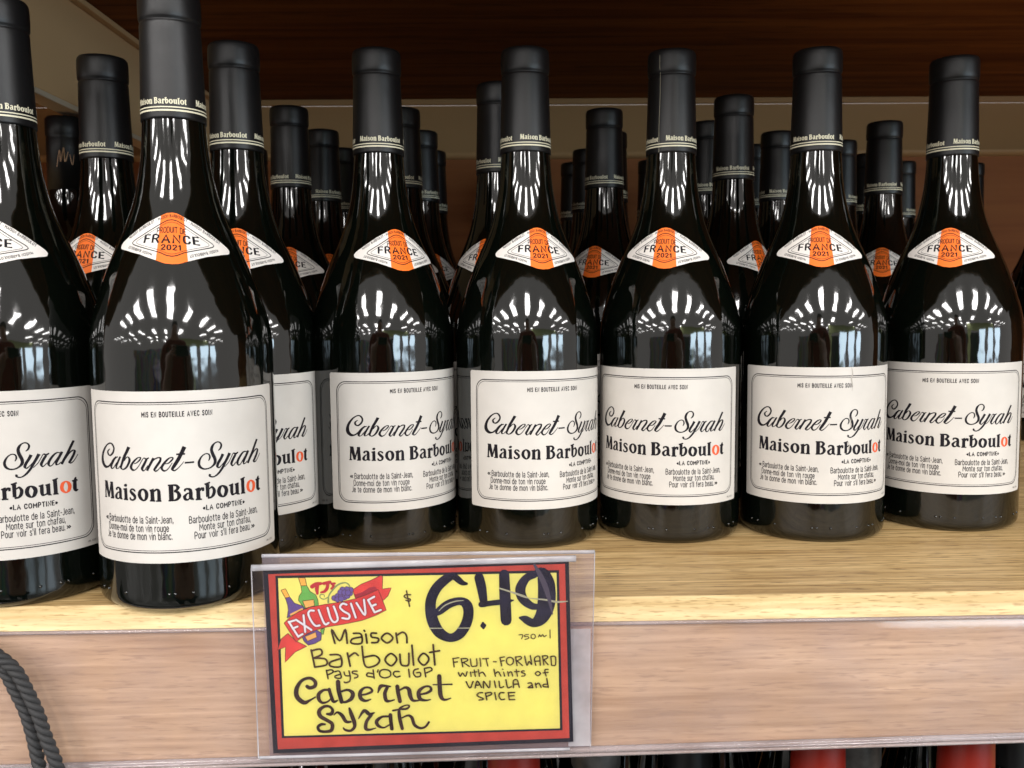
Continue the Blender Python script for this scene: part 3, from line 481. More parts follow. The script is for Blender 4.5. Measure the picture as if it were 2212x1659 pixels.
M_dark = wood('dark_laminate', (.12, .034, .011), (.27, .095, .024), (.06, .018, .007), rough=.6, sx=2.5, sy=60, sz=60, pore=.5, spec=.06)
M_back = wood('back_board', (.26, .095, .04), (.33, .13, .05), (.19, .07, .03), rough=.6, sx=3, sy=60, sz=60, pore=.1, spec=.08)
M_metal = mat('painted_metal', (.66, .42, .21), .42, .22, bump=0.00003, bscale=300)
M_metal2 = mat('dark_painted_metal', (.40, .235, .105), .45, .15, bump=0.00003, bscale=300)
M_lip = mat('galvanised_lip', (.62, .50, .36), .4, .3)
M_rail = clear('rail_plastic', (.95, .91, .91), .16, (.50, .42, .42), .08)
M_sleeve = clear('sleeve_plastic', (.97, .96, .98), .025, (.62, .58, .62), .06)
M_sleeve2 = clear('sleeve_back_plastic', (.86, .82, .88), .22, (.50, .42, .47), .08)
M_sleeve_lip = clear('sleeve_lip', (.80, .78, .82), .45, (.72, .70, .72), .08)
M_rope = mat('black_rope', (.030, .0295, .030), .65, .4, bump=0.0002, bscale=1500)

# ------------------------------------------------------------------ bottle shape
PR = [(0, 36.8), (.5, 38.9), (1.6, 40.8), (3.2, 42.0), (5.5, 42.5), (60, 42.5), (118, 42.5), (125, 42.1), (133, 40.7), (142.5, 38), (150, 35.5), (160, 31.7), (167, 28.8), (178, 24.0), (189, 20.0), (201, 17.2), (209, 15.9), (221, 14.8), (232, 14.2), (275, 13.2), (284, 13.2)]
def pr(h):
    """radius of the glass, monotone cubic through PR"""
    n = len(PR); i = 0
    while i < n-2 and h > PR[i+1][0]: i += 1
    def sl(j):
        if j <= 0 or j >= n-1: return 0
        a = (PR[j][1]-PR[j-1][1])/(PR[j][0]-PR[j-1][0]); b = (PR[j+1][1]-PR[j][1])/(PR[j+1][0]-PR[j][0])
        return 0 if a*b <= 0 else 2*a*b/(a+b)
    (h0, r0_), (h1, r1) = PR[i], PR[i+1]; d = h1-h0; t = min(1, max(0, (h-h0)/d))
    return (2*t**3-3*t*t+1)*r0_ + (t**3-2*t*t+t)*d*sl(i) + (-2*t**3+3*t*t)*r1 + (t**3-t*t)*d*sl(i+1)
def surf(phi, h, off=0.0):        # phi measured from the front (-Y) towards +X
    r = pr(h); dr = (pr(h+.5)-pr(h-.5)) if h > 1 else 0
    k = 1/math.hypot(1, dr); r += off*k; z = h - off*dr*k
    return (r*math.sin(phi), -r*math.cos(phi), z)
def lathe(prof, seg):
    b = MB(); b.grid([[(r*math.sin(2*math.pi*k/seg), -r*math.cos(2*math.pi*k/seg), h) for k in range(seg)] for h, r in prof], closed=True); return b
hs = [0, .3, .8, 1.5, 2.5, 4, 6, 8, 30, 60, 90, 116] + [118+2.5*i for i in range(50)] + [250, 284]
glass_b = lathe([(4, 0.01), (4, 30), (0, 34.5)] + [(h, pr(h)) for h in hs] + [(285, 12), (285, .01)], 96)
me_glass = glass_b.mesh('glass_body', M_glass, True)
CP = [(226.9, 14.55), (226.9, 14.95), (228, 14.98), (240, 14.7), (256, 14.25), (268, 13.95), (271.2, 13.9), (271.6, 13.85), (272.3, 13.5), (272.7, 13.5), (273.4, 14.0), (274.2, 14.2), (277, 14.32), (282, 14.28), (284.6, 14.15), (285.8, 13.85), (286.6, 13.3), (286.8, 12.7), (286.3, 12.2), (285.6, 11.9), (285.5, .01)]
me_caps = lathe(CP, 72).mesh('capsule', M_caps, True)
def capr(h):
    for (a, ra), (b, rb) in zip(CP[1:], CP[2:]):
        if a <= h <= b: return ra+(rb-ra)*(h-a)/(b-a)
    return 14.7
def csurf(phi, h, off): r = capr(h)+off; return (r*math.sin(phi), -r*math.cos(phi), h)

# front label
RL = 42.5; LW, LB, LT = 52.5, 23.4, 101.8
def lab(u, h, off): a = u/RL; r = RL+off; return (r*math.sin(a), -r*math.cos(a), h)
b = MB()
def lhalf(u):
    d = max(0, abs(u)-(LW-1.2)); return 1.2-math.sqrt(max(0, 1.44-d*d))
us = [-LW + 2*LW*k/90 for k in range(91)]; us = sorted(set(us+[-LW+.15, -LW+.5, LW-.15, LW-.5]))
b.grid([[lab(u, LB+lhalf(u)+(LT-LB-2*lhalf(u))*k/4, .10) for u in us] for k in range(5)])
me_label = b.mesh('front_label', M_paper, True)
def ribbon(b, Ls, Rs, fn, mi, fat=0.0):
    i = len(b.v); n = len(Ls)
    for l, r in zip(Ls, Rs):
        dx, dy = l[0]-r[0], l[1]-r[1]; d = math.hypot(dx, dy) or 1; dx *= fat/d; dy *= fat/d
        b.v += [fn(l[0]+dx, l[1]+dy), fn(r[0]-dx, r[1]-dy)]
    for k in range(n-1): b.f.append((i+2*k, i+2*k+1, i+2*k+3, i+2*k+2)); b.m.append(mi)
ink = MB(); zc = 0
for col, cl, q in LABEL_INK:
    zc += 1; off = .15 + .0008*zc
    K = [tuple(q[i:i+4]) for i in range(0, len(q), 4)]
    S = catmull(K, 5, bool(cl))
    ribbon(ink, [(s[0], s[1]) for s in S], [(s[2], s[3]) for s in S], lambda u, h: lab(u, h, off), 1 if col == 'r' else 0, .07)
# small printed letters: condensed monoline strokes (x right, y up, cap height 10, x-height 7.4); '~' closes a loop
GL = {
'A': (6.4, '0,0 3.2,10 6.4,0|1.1,3.2 5.3,3.2'), 'B': (5.4, '0,0 0,10 3,10 4.6,8.8 4.6,6.6 3,5.3 0,5.3|3,5.3 5.2,4 5.2,1.4 3.4,0 0,0'), 'C': (5.4, '5.2,7.6 4.4,9.6 2.7,10 0.7,9 0,5 0.7,1 2.7,0 4.4,.4 5.2,2.4'),
'D': (5.6, '0,0 0,10 3,10 5,8.4 5.6,5 5,1.6 3,0 0,0'), 'E': (4.4, '4.4,10 0,10 0,0 4.4,0|0,5.1 3.8,5.1'), 'F': (4.4, '4.4,10 0,10 0,0|0,5.1 3.8,5.1'), 'I': (.2, '0,0 0,10'), 'J': (3.4, '3.2,10 3.2,2 2.3,.2 .8,0 0,1'),
'L': (4.2, '0,10 0,0 4.2,0'), 'M': (7.2, '0,0 0.4,10 3.6,3 6.8,10 7.2,0'), 'N': (5.6, '0,0 0,10 5.6,0 5.6,10'), 'O': (6.2, '~3.1,10 5.4,8.8 6.2,5 5.4,1.2 3.1,0 .8,1.2 0,5 .8,8.8'), 'P': (5, '0,0 0,10 3,10 4.8,9 5,7 4.6,5.4 3,4.6 0,4.6'),
'R': (5.2, '0,0 0,10 3,10 4.8,9 4.9,6.8 3,5 0,5|2.8,5 5.2,0'), 'S': (4.8, '4.6,8.4 3.4,9.9 1.4,9.8 .2,8 .8,6 4,4.3 4.7,2.2 3.6,.3 1.4,.1 0,1.6'), 'T': (5.4, '0,10 5.4,10|2.7,10 2.7,0'), 'U': (5.4, '0,10 0,2.6 1,.4 2.7,0 4.4,.4 5.4,2.6 5.4,10'), 'V': (6, '0,10 3,0 6,10'),
'a': (4.2, '.3,6.2 1.4,7.4 3.2,7.3 4,5.8 4,0|4,4 1.6,3.8 .2,2.8 .2,1 1.3,0 2.8,.2 4,1.6'), 'b': (4.2, '0,10 0,0|0,5.6 1.4,7.4 3.2,7.2 4.2,5.4 4.2,2 3.2,.2 1.4,0 0,1.6'), 'c': (3.8, '3.7,5.8 2.8,7.3 1.2,7.2 0,5.2 0,2.2 1.2,.1 2.8,.1 3.7,1.6'),
'd': (4.2, '4.2,10 4.2,0|4.2,5.6 2.8,7.4 1,7.2 0,5.4 0,2 1,.2 2.8,0 4.2,1.6'), 'e': (4.2, '0,3.9 4.2,3.9 3.9,6 2.2,7.4 .8,6.6 0,4.4 .2,1.8 1.4,.1 3,.1 4.1,1.5'), 'f': (2.8, '2.8,9.9 1.6,9.9 1,8.6 1,0|0,7.3 2.6,7.3'),
'g': (4.2, '4.2,7.4 4.2,-1.2 3.2,-2.8 1.4,-3 .2,-2|4.2,5.6 2.8,7.4 1,7.2 0,5.4 0,2.4 1,.6 2.8,.4 4.2,2'), 'h': (4, '0,10 0,0|0,5.4 1.6,7.4 3.2,7.2 4,5.6 4,0'), 'i': (.2, '0,7.4 0,0|0,9.2 0,10.2'), 'l': (.2, '0,10 0,0'), 'm': (7.2, '0,7.4 0,0|0,5.6 1.4,7.4 2.8,7.2 3.6,5.6 3.6,0|3.6,5.6 5,7.4 6.4,7.2 7.2,5.6 7.2,0'),
'n': (4, '0,7.4 0,0|0,5.4 1.6,7.4 3.2,7.2 4,5.6 4,0'), 'o': (4.6, '~2.3,7.4 4,6.2 4.6,3.7 4,1.2 2.3,0 .6,1.2 0,3.7 .6,6.2'), 'r': (2.6, '0,7.4 0,0|0,5 1.2,7 2.6,7.3'), 's': (3.6, '3.4,6.2 2.4,7.4 1,7.3 .2,6 .8,4.6 2.9,3.2 3.5,1.8 2.6,.1 1,.1 0,1.3'),
't': (2.8, '1,9.4 1,1.4 1.8,.1 2.8,.2|0,7.3 2.7,7.3'), 'u': (4, '4,7.4 4,0|4,2 2.6,0 .9,.2 0,1.8 0,7.4'), 'v': (4.2, '0,7.4 2.1,0 4.2,7.4'), '.': (.2, '0,0 0,.8'), ',': (.6, '.5,.9 0,-1.5'), '-': (2.2, '0,4.2 2.2,4.2'), "'": (.2, '0,10 0,7.6'), ' ': (1.9, ''),
'\u00ab': (4, '1.6,6 0,4 1.6,2|4,6 2.4,4 4,2'), '\u00bb': (4, '0,6 1.6,4 0,2|2.4,6 4,4 2.4,2'), '2': (4.8, '0,7.8 1,9.8 3.4,10 4.6,8.2 4.2,5.8 0,0 4.8,0'), '0': (4.8, '~2.4,10 4.3,8.8 4.8,5 4.3,1.2 2.4,0 .5,1.2 0,5 .5,8.8'), '1': (2, '0,7.9 1.4,9.7|1.8,10 1.8,0'), '3': (4.6, '0,8.8 1.6,10 3.8,9.6 4.2,7.4 2.6,5.4 4.4,3.6 4.2,1 2,0 0,1')}
def warp_text(b, s, x0, x1, base, cap, fn, mi=0, bold=.15, space=2.4):
    """set the words between x0 and x1 on the surface fn(x, height); bold = stroke width as a share of the cap height"""
    wd = sum(GL[c][0]+space for c in s)-space; k = cap/10; kx = (x1-x0)/wd; cx = 0; hw = bold*10/2; z = 0
    for c in s:
        for st_ in GL[c][1].split('|'):
            if not st_: continue
            cl = st_[0] == '~'; P = [tuple(float(v) for v in t.split(',')) for t in st_.strip('~').split()]
            if len(P) > 4: P = catmull(P, 2, cl)
            elif cl: P.append(P[0])
            i = len(b.v); n = len(P); L = []
            for q in range(n):
                a_, c_ = P[max(q-1, 0)], P[min(q+1, n-1)]
                if cl and q in (0, n-1): a_, c_ = P[n-2], P[1]
                d1 = (P[q][0]-a_[0], P[q][1]-a_[1]); d2 = (c_[0]-P[q][0], c_[1]-P[q][1])
                tx, ty = c_[0]-a_[0], c_[1]-a_[1]; l = math.hypot(tx, ty) or 1
                l1, l2 = math.hypot(*d1) or 1, math.hypot(*d2) or 1
                co = (d1[0]*d2[0]+d1[1]*d2[1])/(l1*l2) if 0 < q < n-1 else 1
                ml = min(1.3, 1/math.sqrt(max(.2, (1+co)/2)))
                ex, ey = (0, 0) if (cl or 0 < q < n-1) else ((tx/l*hw*.8*(1 if q else -1)), (ty/l*hw*.8*(1 if q else -1)))
                L.append((P[q][0]+ex-ty/l*hw*ml, P[q][1]+ey+tx/l*hw*ml, P[q][0]+ex+ty/l*hw*ml, P[q][1]+ey-tx/l*hw*ml))
            for (ax, ay, bx, by) in L:
                b.v += [fn(x0+(cx+ax)*kx, base+ay*k), fn(x0+(cx+bx)*kx, base+by*k)]
            for q in range(n-1): b.f.append((i+2*q, i+2*q+1, i+2*q+3, i+2*q+2)); b.m.append(mi)
        cx += GL[c][0]+space
lf = lambda u, h: lab(u, h, .16)
warp_text(ink, 'MIS EN BOUTEILLE AVEC SOIN', -15.6, 14.9, 90.4, 2.1, lf, bold=.24, space=4.2)
warp_text(ink, '\u00abLA COMPTINE\u00bb', 9.4, 29.2, 46.8, 2.1, lf, bold=.24, space=3.6)
for s, a, c, h in (('Barboulotte de la Saint-Jean,', -36.9, -3.7, 42.0), ('Donne-moi de ton vin rouge', -37.5, -5.8, 38.1), ('Je te donne de mon vin blanc.', -38.7, -4.4, 34.4),
                   ('Barboulotte de la Saint-Jean,', 3.2, 36.9, 41.3), ('Monte sur ton chafau,', 7.5, 32.4, 37.6), ("Pour voir s'il fera beau.", 5.3, 32.0, 33.9),
                   ('\u00ab', -39.6, -38.1, 42.0), ('\u00bb', 33.1, 34.7, 33.9)):
    warp_text(ink, s, a, c, h, 3.0, lf, bold=.145)
warp_text(ink, 'MBL 0322', 43.5, 48.6, 25.3, .8, lf, bold=.12)
def rrect(ins, wd):
    x, y0, y1, r = LW-ins, LB+ins, LT-ins, 8.0-ins*.35
    pts = []
    for cx_, cy_, a0 in ((x-r, y1-r, 0), (-x+r, y1-r, 90), (-x+r, y0+r, 180), (x-r, y0+r, 270)):
        for k in range(9):
            a = math.radians(a0+k*11.25); pts.append((cx_, cy_, math.cos(a), math.sin(a), r))
    O = [(p[0]+p[2]*p[4], p[1]+p[3]*p[4]) for p in pts]; I = [(p[0]+p[2]*(p[4]-wd), p[1]+p[3]*(p[4]-wd)) for p in pts]
    O.append(O[0]); I.append(I[0]); O2 = []; I2 = []
    for k in range(len(O)-1):
        n = max(1, int(math.hypot(O[k+1][0]-O[k][0], O[k+1][1]-O[k][1])/1.5))
        for t in range(n):
            O2.append(tuple(O[k][j]+(O[k+1][j]-O[k][j])*t/n for j in (0, 1))); I2.append(tuple(I[k][j]+(I[k+1][j]-I[k][j])*t/n for j in (0, 1)))
    return O2+[O[0]], I2+[I[0]]
for ins, wd in ((4.7, .5), (5.75, .27)):
    O, I = rrect(ins, wd); ribbon(ink, O, I, lf, 0)
me_ink = ink.mesh('label_print', [M_ink, M_inkred])

# shoulder sticker (degrees, height)
TOPL = [(0, 182.7), (6, 182.3), (13.5, 180.7), (28, 177.2), (40, 173.3), (51, 169.2), (53.8, 168.0), (55, 166.8)]
BOTL = [(0, 158.6), (6, 158.9), (11, 159.9), (28, 162.7), (45, 164.4), (52, 164.9), (53.8, 165.4), (55, 166.6)]
def lin(T, x):
    x = abs(x)
    for (a, ya), (b_, yb) in zip(T, T[1:]):
        if x <= b_: return ya+(yb-ya)*(x-a)/(b_-a)
    return T[-1][1]
st = MB(); tilt = lambda d: -d*.022
for (a, c, mi) in ((-55, -12.6, 0), (-12.6, 12.6, 1), (12.6, 55, 0)):
    n = 22 if mi == 0 else 14; cols = [a+(c-a)*k/n for k in range(n+1)]
    if mi == 0: cols = sorted(cols+([-54.7, -54, -53] if a < 0 else [54.7, 54, 53]))
    st.grid([[surf(math.radians(d), tilt(d)+lin(BOTL, d)+(lin(TOPL, d)-lin(BOTL, d))*k/8, .10) for d in cols] for k in range(9)], mi)
me_stick = st.mesh('shoulder_sticker', [M_stick, M_orange], True)
si = MB(); zs = [0]
def sf(d, h): return surf(math.radians(d), h+tilt(d), .15)
def loop_ribbon(pts, wd, n=5, smooth=True):
    P = []
    for k in range(len(pts)):
        a, c = pts[k], pts[(k+1) % len(pts)]
        for t in range(8): P.append((a[0]+(c[0]-a[0])*t/8, a[1]+(c[1]-a[1])*t/8))
    if smooth:
        for _ in range(2): P = [((P[k-1][0]+2*P[k][0]+P[(k+1) % len(P)][0])/4, (P[k-1][1]+2*P[k][1]+P[(k+1) % len(P)][1])/4) for k in range(len(P))]
    O = []; I = []
    for k in range(len(P)+1):
        p, q, m_ = P[k % len(P)], P[(k+1) % len(P)], P[(k-1) % len(P)]
        tx, ty = (q[0]-m_[0])*.5, q[1]-m_[1]; l = math.hypot(tx, ty) or 1
        nx, ny = -ty/l, tx/l
        O.append((p[0]+nx*wd, p[1]+ny*wd*.5)); I.append((p[0]-nx*wd, p[1]-ny*wd*.5))
    ribbon(si, O, I, sf, 0)
loop_ribbon([(-42, 167.6), (-12.5, 176.9), (-5, 178.9), (0, 179.3), (5, 178.9), (13, 176.9), (41, 168.1), (10.5, 164.2), (4, 162.6), (0, 162.2), (-4, 162.5), (-10.5, 163.9)], .45)
loop_ribbon([(-37, 167.9), (-12, 175.9), (-5, 177.8), (0, 178.2), (5, 177.8), (12, 175.9), (36, 168.3), (10.5, 165.1), (4, 163.6), (0, 163.2), (-4, 163.5), (-10.5, 164.9)], .22)
warp_text(si, 'FRANCE', -25.5, 24, 168.5, 3.5, lambda d, h: sf(d, h-(d*d)*.0006), bold=.20, space=3.6)
warp_text(si, 'PRODUIT DE', -14.5, 13, 173.3, 2.5, lambda d, h: sf(d, h-(d*d)*.004), bold=.17)
warp_text(si, '2021', -8.8, 7.2, 165.2, 2.2, sf, bold=.22, space=3.4)
def path_text(s, path, cap, flip=False):
    seg = [0]
    for a, c in zip(path, path[1:]): seg.append(seg[-1]+math.hypot((c[0]-a[0])*.5, c[1]-a[1]))
    T = seg[-1]
    def fn(x, y):
        t = min(max(x, 0), T-1e-6); k = 0
        while seg[k+1] < t: k += 1
        a, c = path[k], path[k+1]; f_ = (t-seg[k])/(seg[k+1]-seg[k]); tx, ty = (c[0]-a[0])*.5, c[1]-a[1]; l = math.hypot(tx, ty)
        return sf(a[0]+(c[0]-a[0])*f_ - ty/l*y*2, a[1]+(c[1]-a[1])*f_ + tx/l*y)
    warp_text(si, s, 0, T, 0, cap, fn, bold=.2, space=3.4)
path_text('MAISON BARBOULOT - MAISON BARBOULOT - MAISON BARBOULOT', [(-45, 169.6), (-35, 173.0), (-24, 176.3), (-14, 178.7), (-7, 180.0), (0, 180.6), (7, 180.1), (14, 178.9), (24, 176.3), (35, 172.9), (45, 169.3)], 1.3)
path_text('MAISON BARBOULOT', [(41, 166.8), (28, 164.9), (14, 163.1)], 1.15)
path_text('MAISON BARBOULOT', [(-16, 163.2), (-28, 164.9), (-42, 166.6)], 1.15)
me_sink = si.mesh('sticker_print', [M_ink])

# capsule print, three repeats
cp = MB(); z2 = 0
for rep in range(3):
    for col, cl, q in LABEL_INK[23:]:
        z2 += 1
        K = [tuple(q[i:i+4]) for i in range(0, len(q), 4)]; S = catmull(K, 2, bool(cl)); off = .10+.0006*(z2 % 60)
        g = lambda u, h: csurf(math.radians(rep*120+(u+40)*1.27), 233.5+(h-51.9)*.37, off)
        ribbon(cp, [(s[0], s[1]) for s in S], [(s[2], s[3]) for s in S], g, 0, .12)
for h0, h1 in ((231.75, 232.3), (230.15, 230.95)):
    cp.grid([[csurf(2*math.pi*k/72, h, .10) for k in range(72)] for h in (h0, h1)], closed=True)
me_cprint = cp.mesh('capsule_print', M_cream)
# embossed dots round the heel
dt = MB()
def bump_dot(b, phi, h, r):
    rows = []
    for k in range(4):
        a = k*math.pi/6; rr, oo = r*math.cos(a), r*.8*math.sin(a)
        rows.append([surf(phi+rr*math.cos(t*math.pi/4)/RL, h+rr*math.sin(t*math.pi/4), oo) for t in range(8)])
    b.grid(rows, closed=True); b.f.append(tuple(range(len(b.v)-8, len(b.v)))); b.m.append(0)
for d in (-9, -5.5, 5, 27, 39, 44, 62, 70, -38, -55, -62): bump_dot(dt, math.radians(d), 9.0, .75)
me_dots = dt.mesh('heel_dots', M_glass, True)

def make_bottle():
    t = empty('wine_bottle')
    g = put('glass_body', me_glass, t); put('heel_dots', me_dots, g)
    c = put('capsule', me_caps, t); put('capsule_print', me_cprint, c)
    l = put('front_label', me_label, t); put('label_print', me_ink, l)
    s = put('shoulder_sticker', me_stick, t); put('sticker_print', me_sink, s)
    return t
# name, X, Y, label angle, sticker offset, capsule text start, tilt x, label
BOTTLES = [
 (-247, 447, 8, -2, -10, 0, 'black wine bottle cut off by the left edge of the frame, at the shelf front'),
 (-161.3, 441, 15, -1.2, -58, 0, 'nearest and largest black wine bottle, on the shelf lip left of the price sign'),
 (-156.5, 525, 12.6, 0, -63, 0, 'black wine bottle directly behind the largest one, half its cream label hidden'),
 (-77.6, 540.5, 34, -2.7, -36, 0, 'front row black bottle above the left half of the price sign, label turned right'),
 (8.8, 541, 20.5, -4.4, -13, .15, 'front row black wine bottle above the big price figures, label turned to the right'),
 (96.3, 549, -16.2, 0, -22, .15, 'front row black wine bottle with a pale seam down its capsule, label facing forward'),
 (184.4, 548.3, -8, -3, -78, -.15, 'front row black wine bottle with a small crease in its label, second from the right'),
 (276.8, 568.8, -22, -3.4, -24, -.3, 'rightmost front row black wine bottle, standing slightly farther back'),
 (-242, 549, -9, 0, 41, 0, 'black wine bottle between the two left foreground bottles, its sticker turned left'),
 (-165, 687, 6.5, 0, 26, 0, 'black wine bottle deep behind, sticker showing right of the half hidden label'),
 (-159, 776, 20, 0, -14, 0, 'back row black wine bottle, third behind the largest bottle'),
 (-159, 865, 5, 0, 70, 0, 'back row black wine bottle, farthest of the file behind the largest bottle'),
 (-82, 696, 10, 0, -60, 0, 'back row black wine bottle just right of the capsule above the sign, middle depth'),
 (-76, 785, 30, 0, -30, 0, 'back row black wine bottle right of the capsule above the sign, one deeper'),
 (-76, 883, 0, 0, 0, 0, 'back row black wine bottle right of the capsule above the sign, deepest one'),
 (-8, 622, -19.6, 0, 1, 0, 'black wine bottle peeking out left of the one above the price figures'),
 (73, 706, -23.8, 0, 23, 0, 'back row black wine bottle centred in the gap left of the seamed capsule'),
 (88, 797, 10, 0, 40, 0, 'back row black bottle peeking behind the one left of the seamed capsule'),
 (68, 964, 0, 0, 0, 0, 'deepest small black wine bottle left of the gap left of the seamed capsule'),
 (148, 953, 0, 0, 0, 0, 'deep black wine bottle touching the left side of the seamed capsule'),
 (163, 666, 34, 0, -67, 0, 'tall looking back row black wine bottle between the seamed capsule and the next one'),
 (164, 757, -5, 0, -50, 0, 'back row black wine bottle right beside the seamed capsule'),
 (235, 803, 12, 0, -40, 0, 'back row black wine bottle touching the left side of the second capsule from the right'),
 (313, 764, -20.9, 0, -80, 0, 'back row black wine bottle in the gap between the two rightmost front bottles'),
 (362, 926, 0, 0, 0, 0, 'deep black wine bottle left of the one in the rightmost gap'),
 (420, 978, 0, 0, 0, 0, 'deep black wine bottle right of the one in the rightmost gap'),
 (502, 995, 0, 0, 0, 0, 'deepest black wine bottle just right of the rightmost front capsule'),
 (232, 868, 0, 0, 30, 0, 'deep black bottle just right of the tall looking back row capsule'),
 (308, 850, 0, 0, 10, 0, 'deep black bottle touching the right side of the second capsule from the right'),
 (75, 884, 0, 0, 10, 0, 'deep black bottle at the left side of the gap left of the seamed capsule'),
 (-243, 862, 0, 0, 0, 0, 'deep black bottle at the far left, left of the file behind the largest bottle'),
 (535, 905, 0, 0, 0, 0, 'black wine bottle cut off by the right edge of the frame'),
]
proto = make_bottle(); bottles = []
for i, (X, Y, ang, so, ct, lean, lb) in enumerate(BOTTLES):
    t = proto if i == 0 else copy_tree(proto)
    x, y = W(X, Y); t.location = (x*MM, y*MM, 0); t.rotation_euler = (0, math.radians(lean), math.radians(ang)-YAW)
    for ch in t.children:
        if ch.name.startswith('shoulder'): ch.rotation_euler.z = math.radians(so)
        if ch.name.startswith('capsule'): ch.rotation_euler.z = math.radians(ct-ang)
    tag(t, lb, 'wine bottle', 'black Cabernet wine bottles on the shelf'); bottles.append(t)
# pale seam down one capsule
seam = MB(); hh_ = [227+k*2 for k in range(30)]
ph = math.radians(-38)
seam.grid([[csurf(ph+math.radians(-.25+.5*k+.6*math.sin(h*.15)), h, .12) for k in (0, 1)] for h in hh_ if h < 284])
fb = bottles[5]
for ch in fb.children:
    if ch.name.startswith('capsule'):
        o = seam.build('seam', M_cream, ch); o.rotation_euler.z = math.radians(16.2)-math.radians(-22+16.2)
        tag(o, 'thin pale seam line')

# creased paper on one label
M_crease = mat('paper_crease', (.40, .37, .33), .7, .2)
cr = MB()
for L_ in ([(14.2, 101.5, .2), (14.8, 98, .7), (14.1, 95, .9), (15, 91, .35), (14.6, 88, .15)], [(12.5, 60, .15), (13.6, 57, .6), (13.1, 54.5, .3)], [(14.5, 74, .1), (14.2, 70, .4), (14.8, 67, .1)]):
    S = catmull(L_, 4); ribbon(cr, [(p[0]-p[2]/2, p[1]) for p in S], [(p[0]+p[2]/2, p[1]) for p in S], lambda u, h: lab(u, h, .24), 0)
for ch in bottles[6].children:
    if ch.name.startswith('front_label'): tag(cr.build('crease', M_crease, ch), 'small pale crease')

# ------------------------------------------------------------------ other wine at the left (different shape)
BP = [(0, 33), (1, 36.5), (4, 38), (10, 38), (120, 38), (185, 38), (192, 37.4), (200, 34.5), (208, 28), (214, 21.5), (220, 17), (228, 15), (240, 14.2), (300, 13.8)]
me_bb = lathe([(4, .01), (4, 26)]+BP+[(301, .01)], 64).mesh('glass_body', M_glass, True)
me_bc = lathe([(245, 14.4), (245, 14.9), (285, 14.3), (286.5, 14.0), (288, 14.6), (300, 14.5), (302, 13.2), (302, .01)], 48).mesh('capsule', M_caps, True)
M_goldprint = mat('copper_print', (.28, .17, .10), .4, .4, Metallic=.5)
pm = MB()
for L_ in ([(-24, 262, .5), (-14, 275, .7), (-12, 266, 1.0), (-2, 277, .7), (0, 266, 1.0), (10, 274, .6)], [(14, 272, .5), (20, 264, .8), (26, 272, .5)]):
    S = catmull(L_, 5)
    for k in range(len(S)-1):
        a, c = S[k], S[k+1]; f_ = lambda d, h: (14.85*math.sin(math.radians(d)), -14.85*math.cos(math.radians(d)), h)
        pm.quad(f_(a[0]-a[2]*2, a[1]), f_(a[0]+a[2]*2, a[1]), f_(c[0]+c[2]*2, c[1]), f_(c[0]-c[2]*2, c[1]))
me_bm = pm.mesh('capsule_monogram', M_goldprint)
def make_other():
    t = empty('tall_bottle'); put('glass_body', me_bb, t); c = put('capsule', me_bc, t); put('capsule_monogram', me_bm, c); return t
ot = make_other()
for i, (X, Y, a, lb) in enumerate(((-351, 640, 32, 'dark straight shouldered bottle with copper monogram, beside the left edge bottle'), (-354, 730, 20, 'dark straight shouldered bottle standing behind the monogrammed one at far left'), (-375, 560, 20, 'dark straight shouldered bottle at the far left edge, nearest of its kind'))):
    t = ot if i == 0 else copy_tree(ot); x, y = W(X, Y); t.location = (x*MM, y*MM, -12*MM); t.rotation_euler.z = math.radians(a)
    tag(t, lb, 'wine bottle', 'straight shouldered dark bottles at the left')

# ------------------------------------------------------------------ shelf
X0, X1, YF, YB, HT = -1300, 1300, 415.6, 1092, 382
s = empty('display_shelf'); tag(s, 'oak shelf board with pale nosing and clear ticket rail carrying the bottles', 'shelf')
b = MB(); b.box(X0, X1, YF+.0, YB, -22, 0); b.build('board', M_shelf, s)
b = MB(); prof = [(YF, 0), (YF-.6, -.1), (YF-5.4, -4.2), (YF-5.9, -4.9), (YF-7.0, -8), (YF-7.9, -9.5), (YF-8.1, -11), (YF, -11)]
n = 60; b.grid([[(X0+(X1-X0)*k/n, y, h) for k in range(n+1)] for y, h in prof]); b.build('nosing', M_nose, s)
def low(x): return -75.2 + max(-270, min(270, x))*.0125          # the board hangs a little lower at the left
b = MB(); b.grid([[(x, y, h if h > -50 else low(x)) for x in [X0+(X1-X0)*k/80 for k in range(81)]] for y, h in ((YF+10, -11.02), (YF-7.4, -11.02), (YF-8, -11.6), (YF-8, -99), (YF+10, -99), (YF+10, -11.02))]); b.build('front_board', M_front, s)
rail = empty('ticket_rail'); rail.parent = s
def chan(prof, name, m, parent, x0=X0, x1=X1, nx=80):
    b = MB(); b.grid([[(x0+(x1-x0)*k/nx, y, h if h > -50 else h+low(x0+(x1-x0)*k/nx)+75.4) for k in range(nx+1)] for y, h in prof]); return b.build(name, m, parent, True)
chan([(YF-9.2, -9), (YF-10.2, -12), (YF-10.4, -40), (YF-10.2, -69.5), (YF-9.2, -72.5)], 'rail_face', M_rail, rail)
def tube(name, pts_c, r, m, parent, x0=X0, x1=X1):
    y, h = pts_c; b = MB(); b.grid([[(x0+(x1-x0)*k/80, y+r*math.cos(a*math.pi/5), h+(low(x0+(x1-x0)*k/80)+75.4 if h < -50 else 0)+r*math.sin(a*math.pi/5)) for a in range(10)] for k in range(81)], closed=True)
    return b.build(name, m, parent, True)
M_bead = clear('rail_bead', (.85, .80, .80), .25, (.7, .62, .62), .12)
tube('rail_bead', (YF-10.2, -9.4), .9, M_bead, rail); tube('rail_bead', (YF-10.8, -70.7), 1.5, M_bead, rail); tube('rail_bead', (YF-9.8, -73.8), 1.0, M_bead, rail)

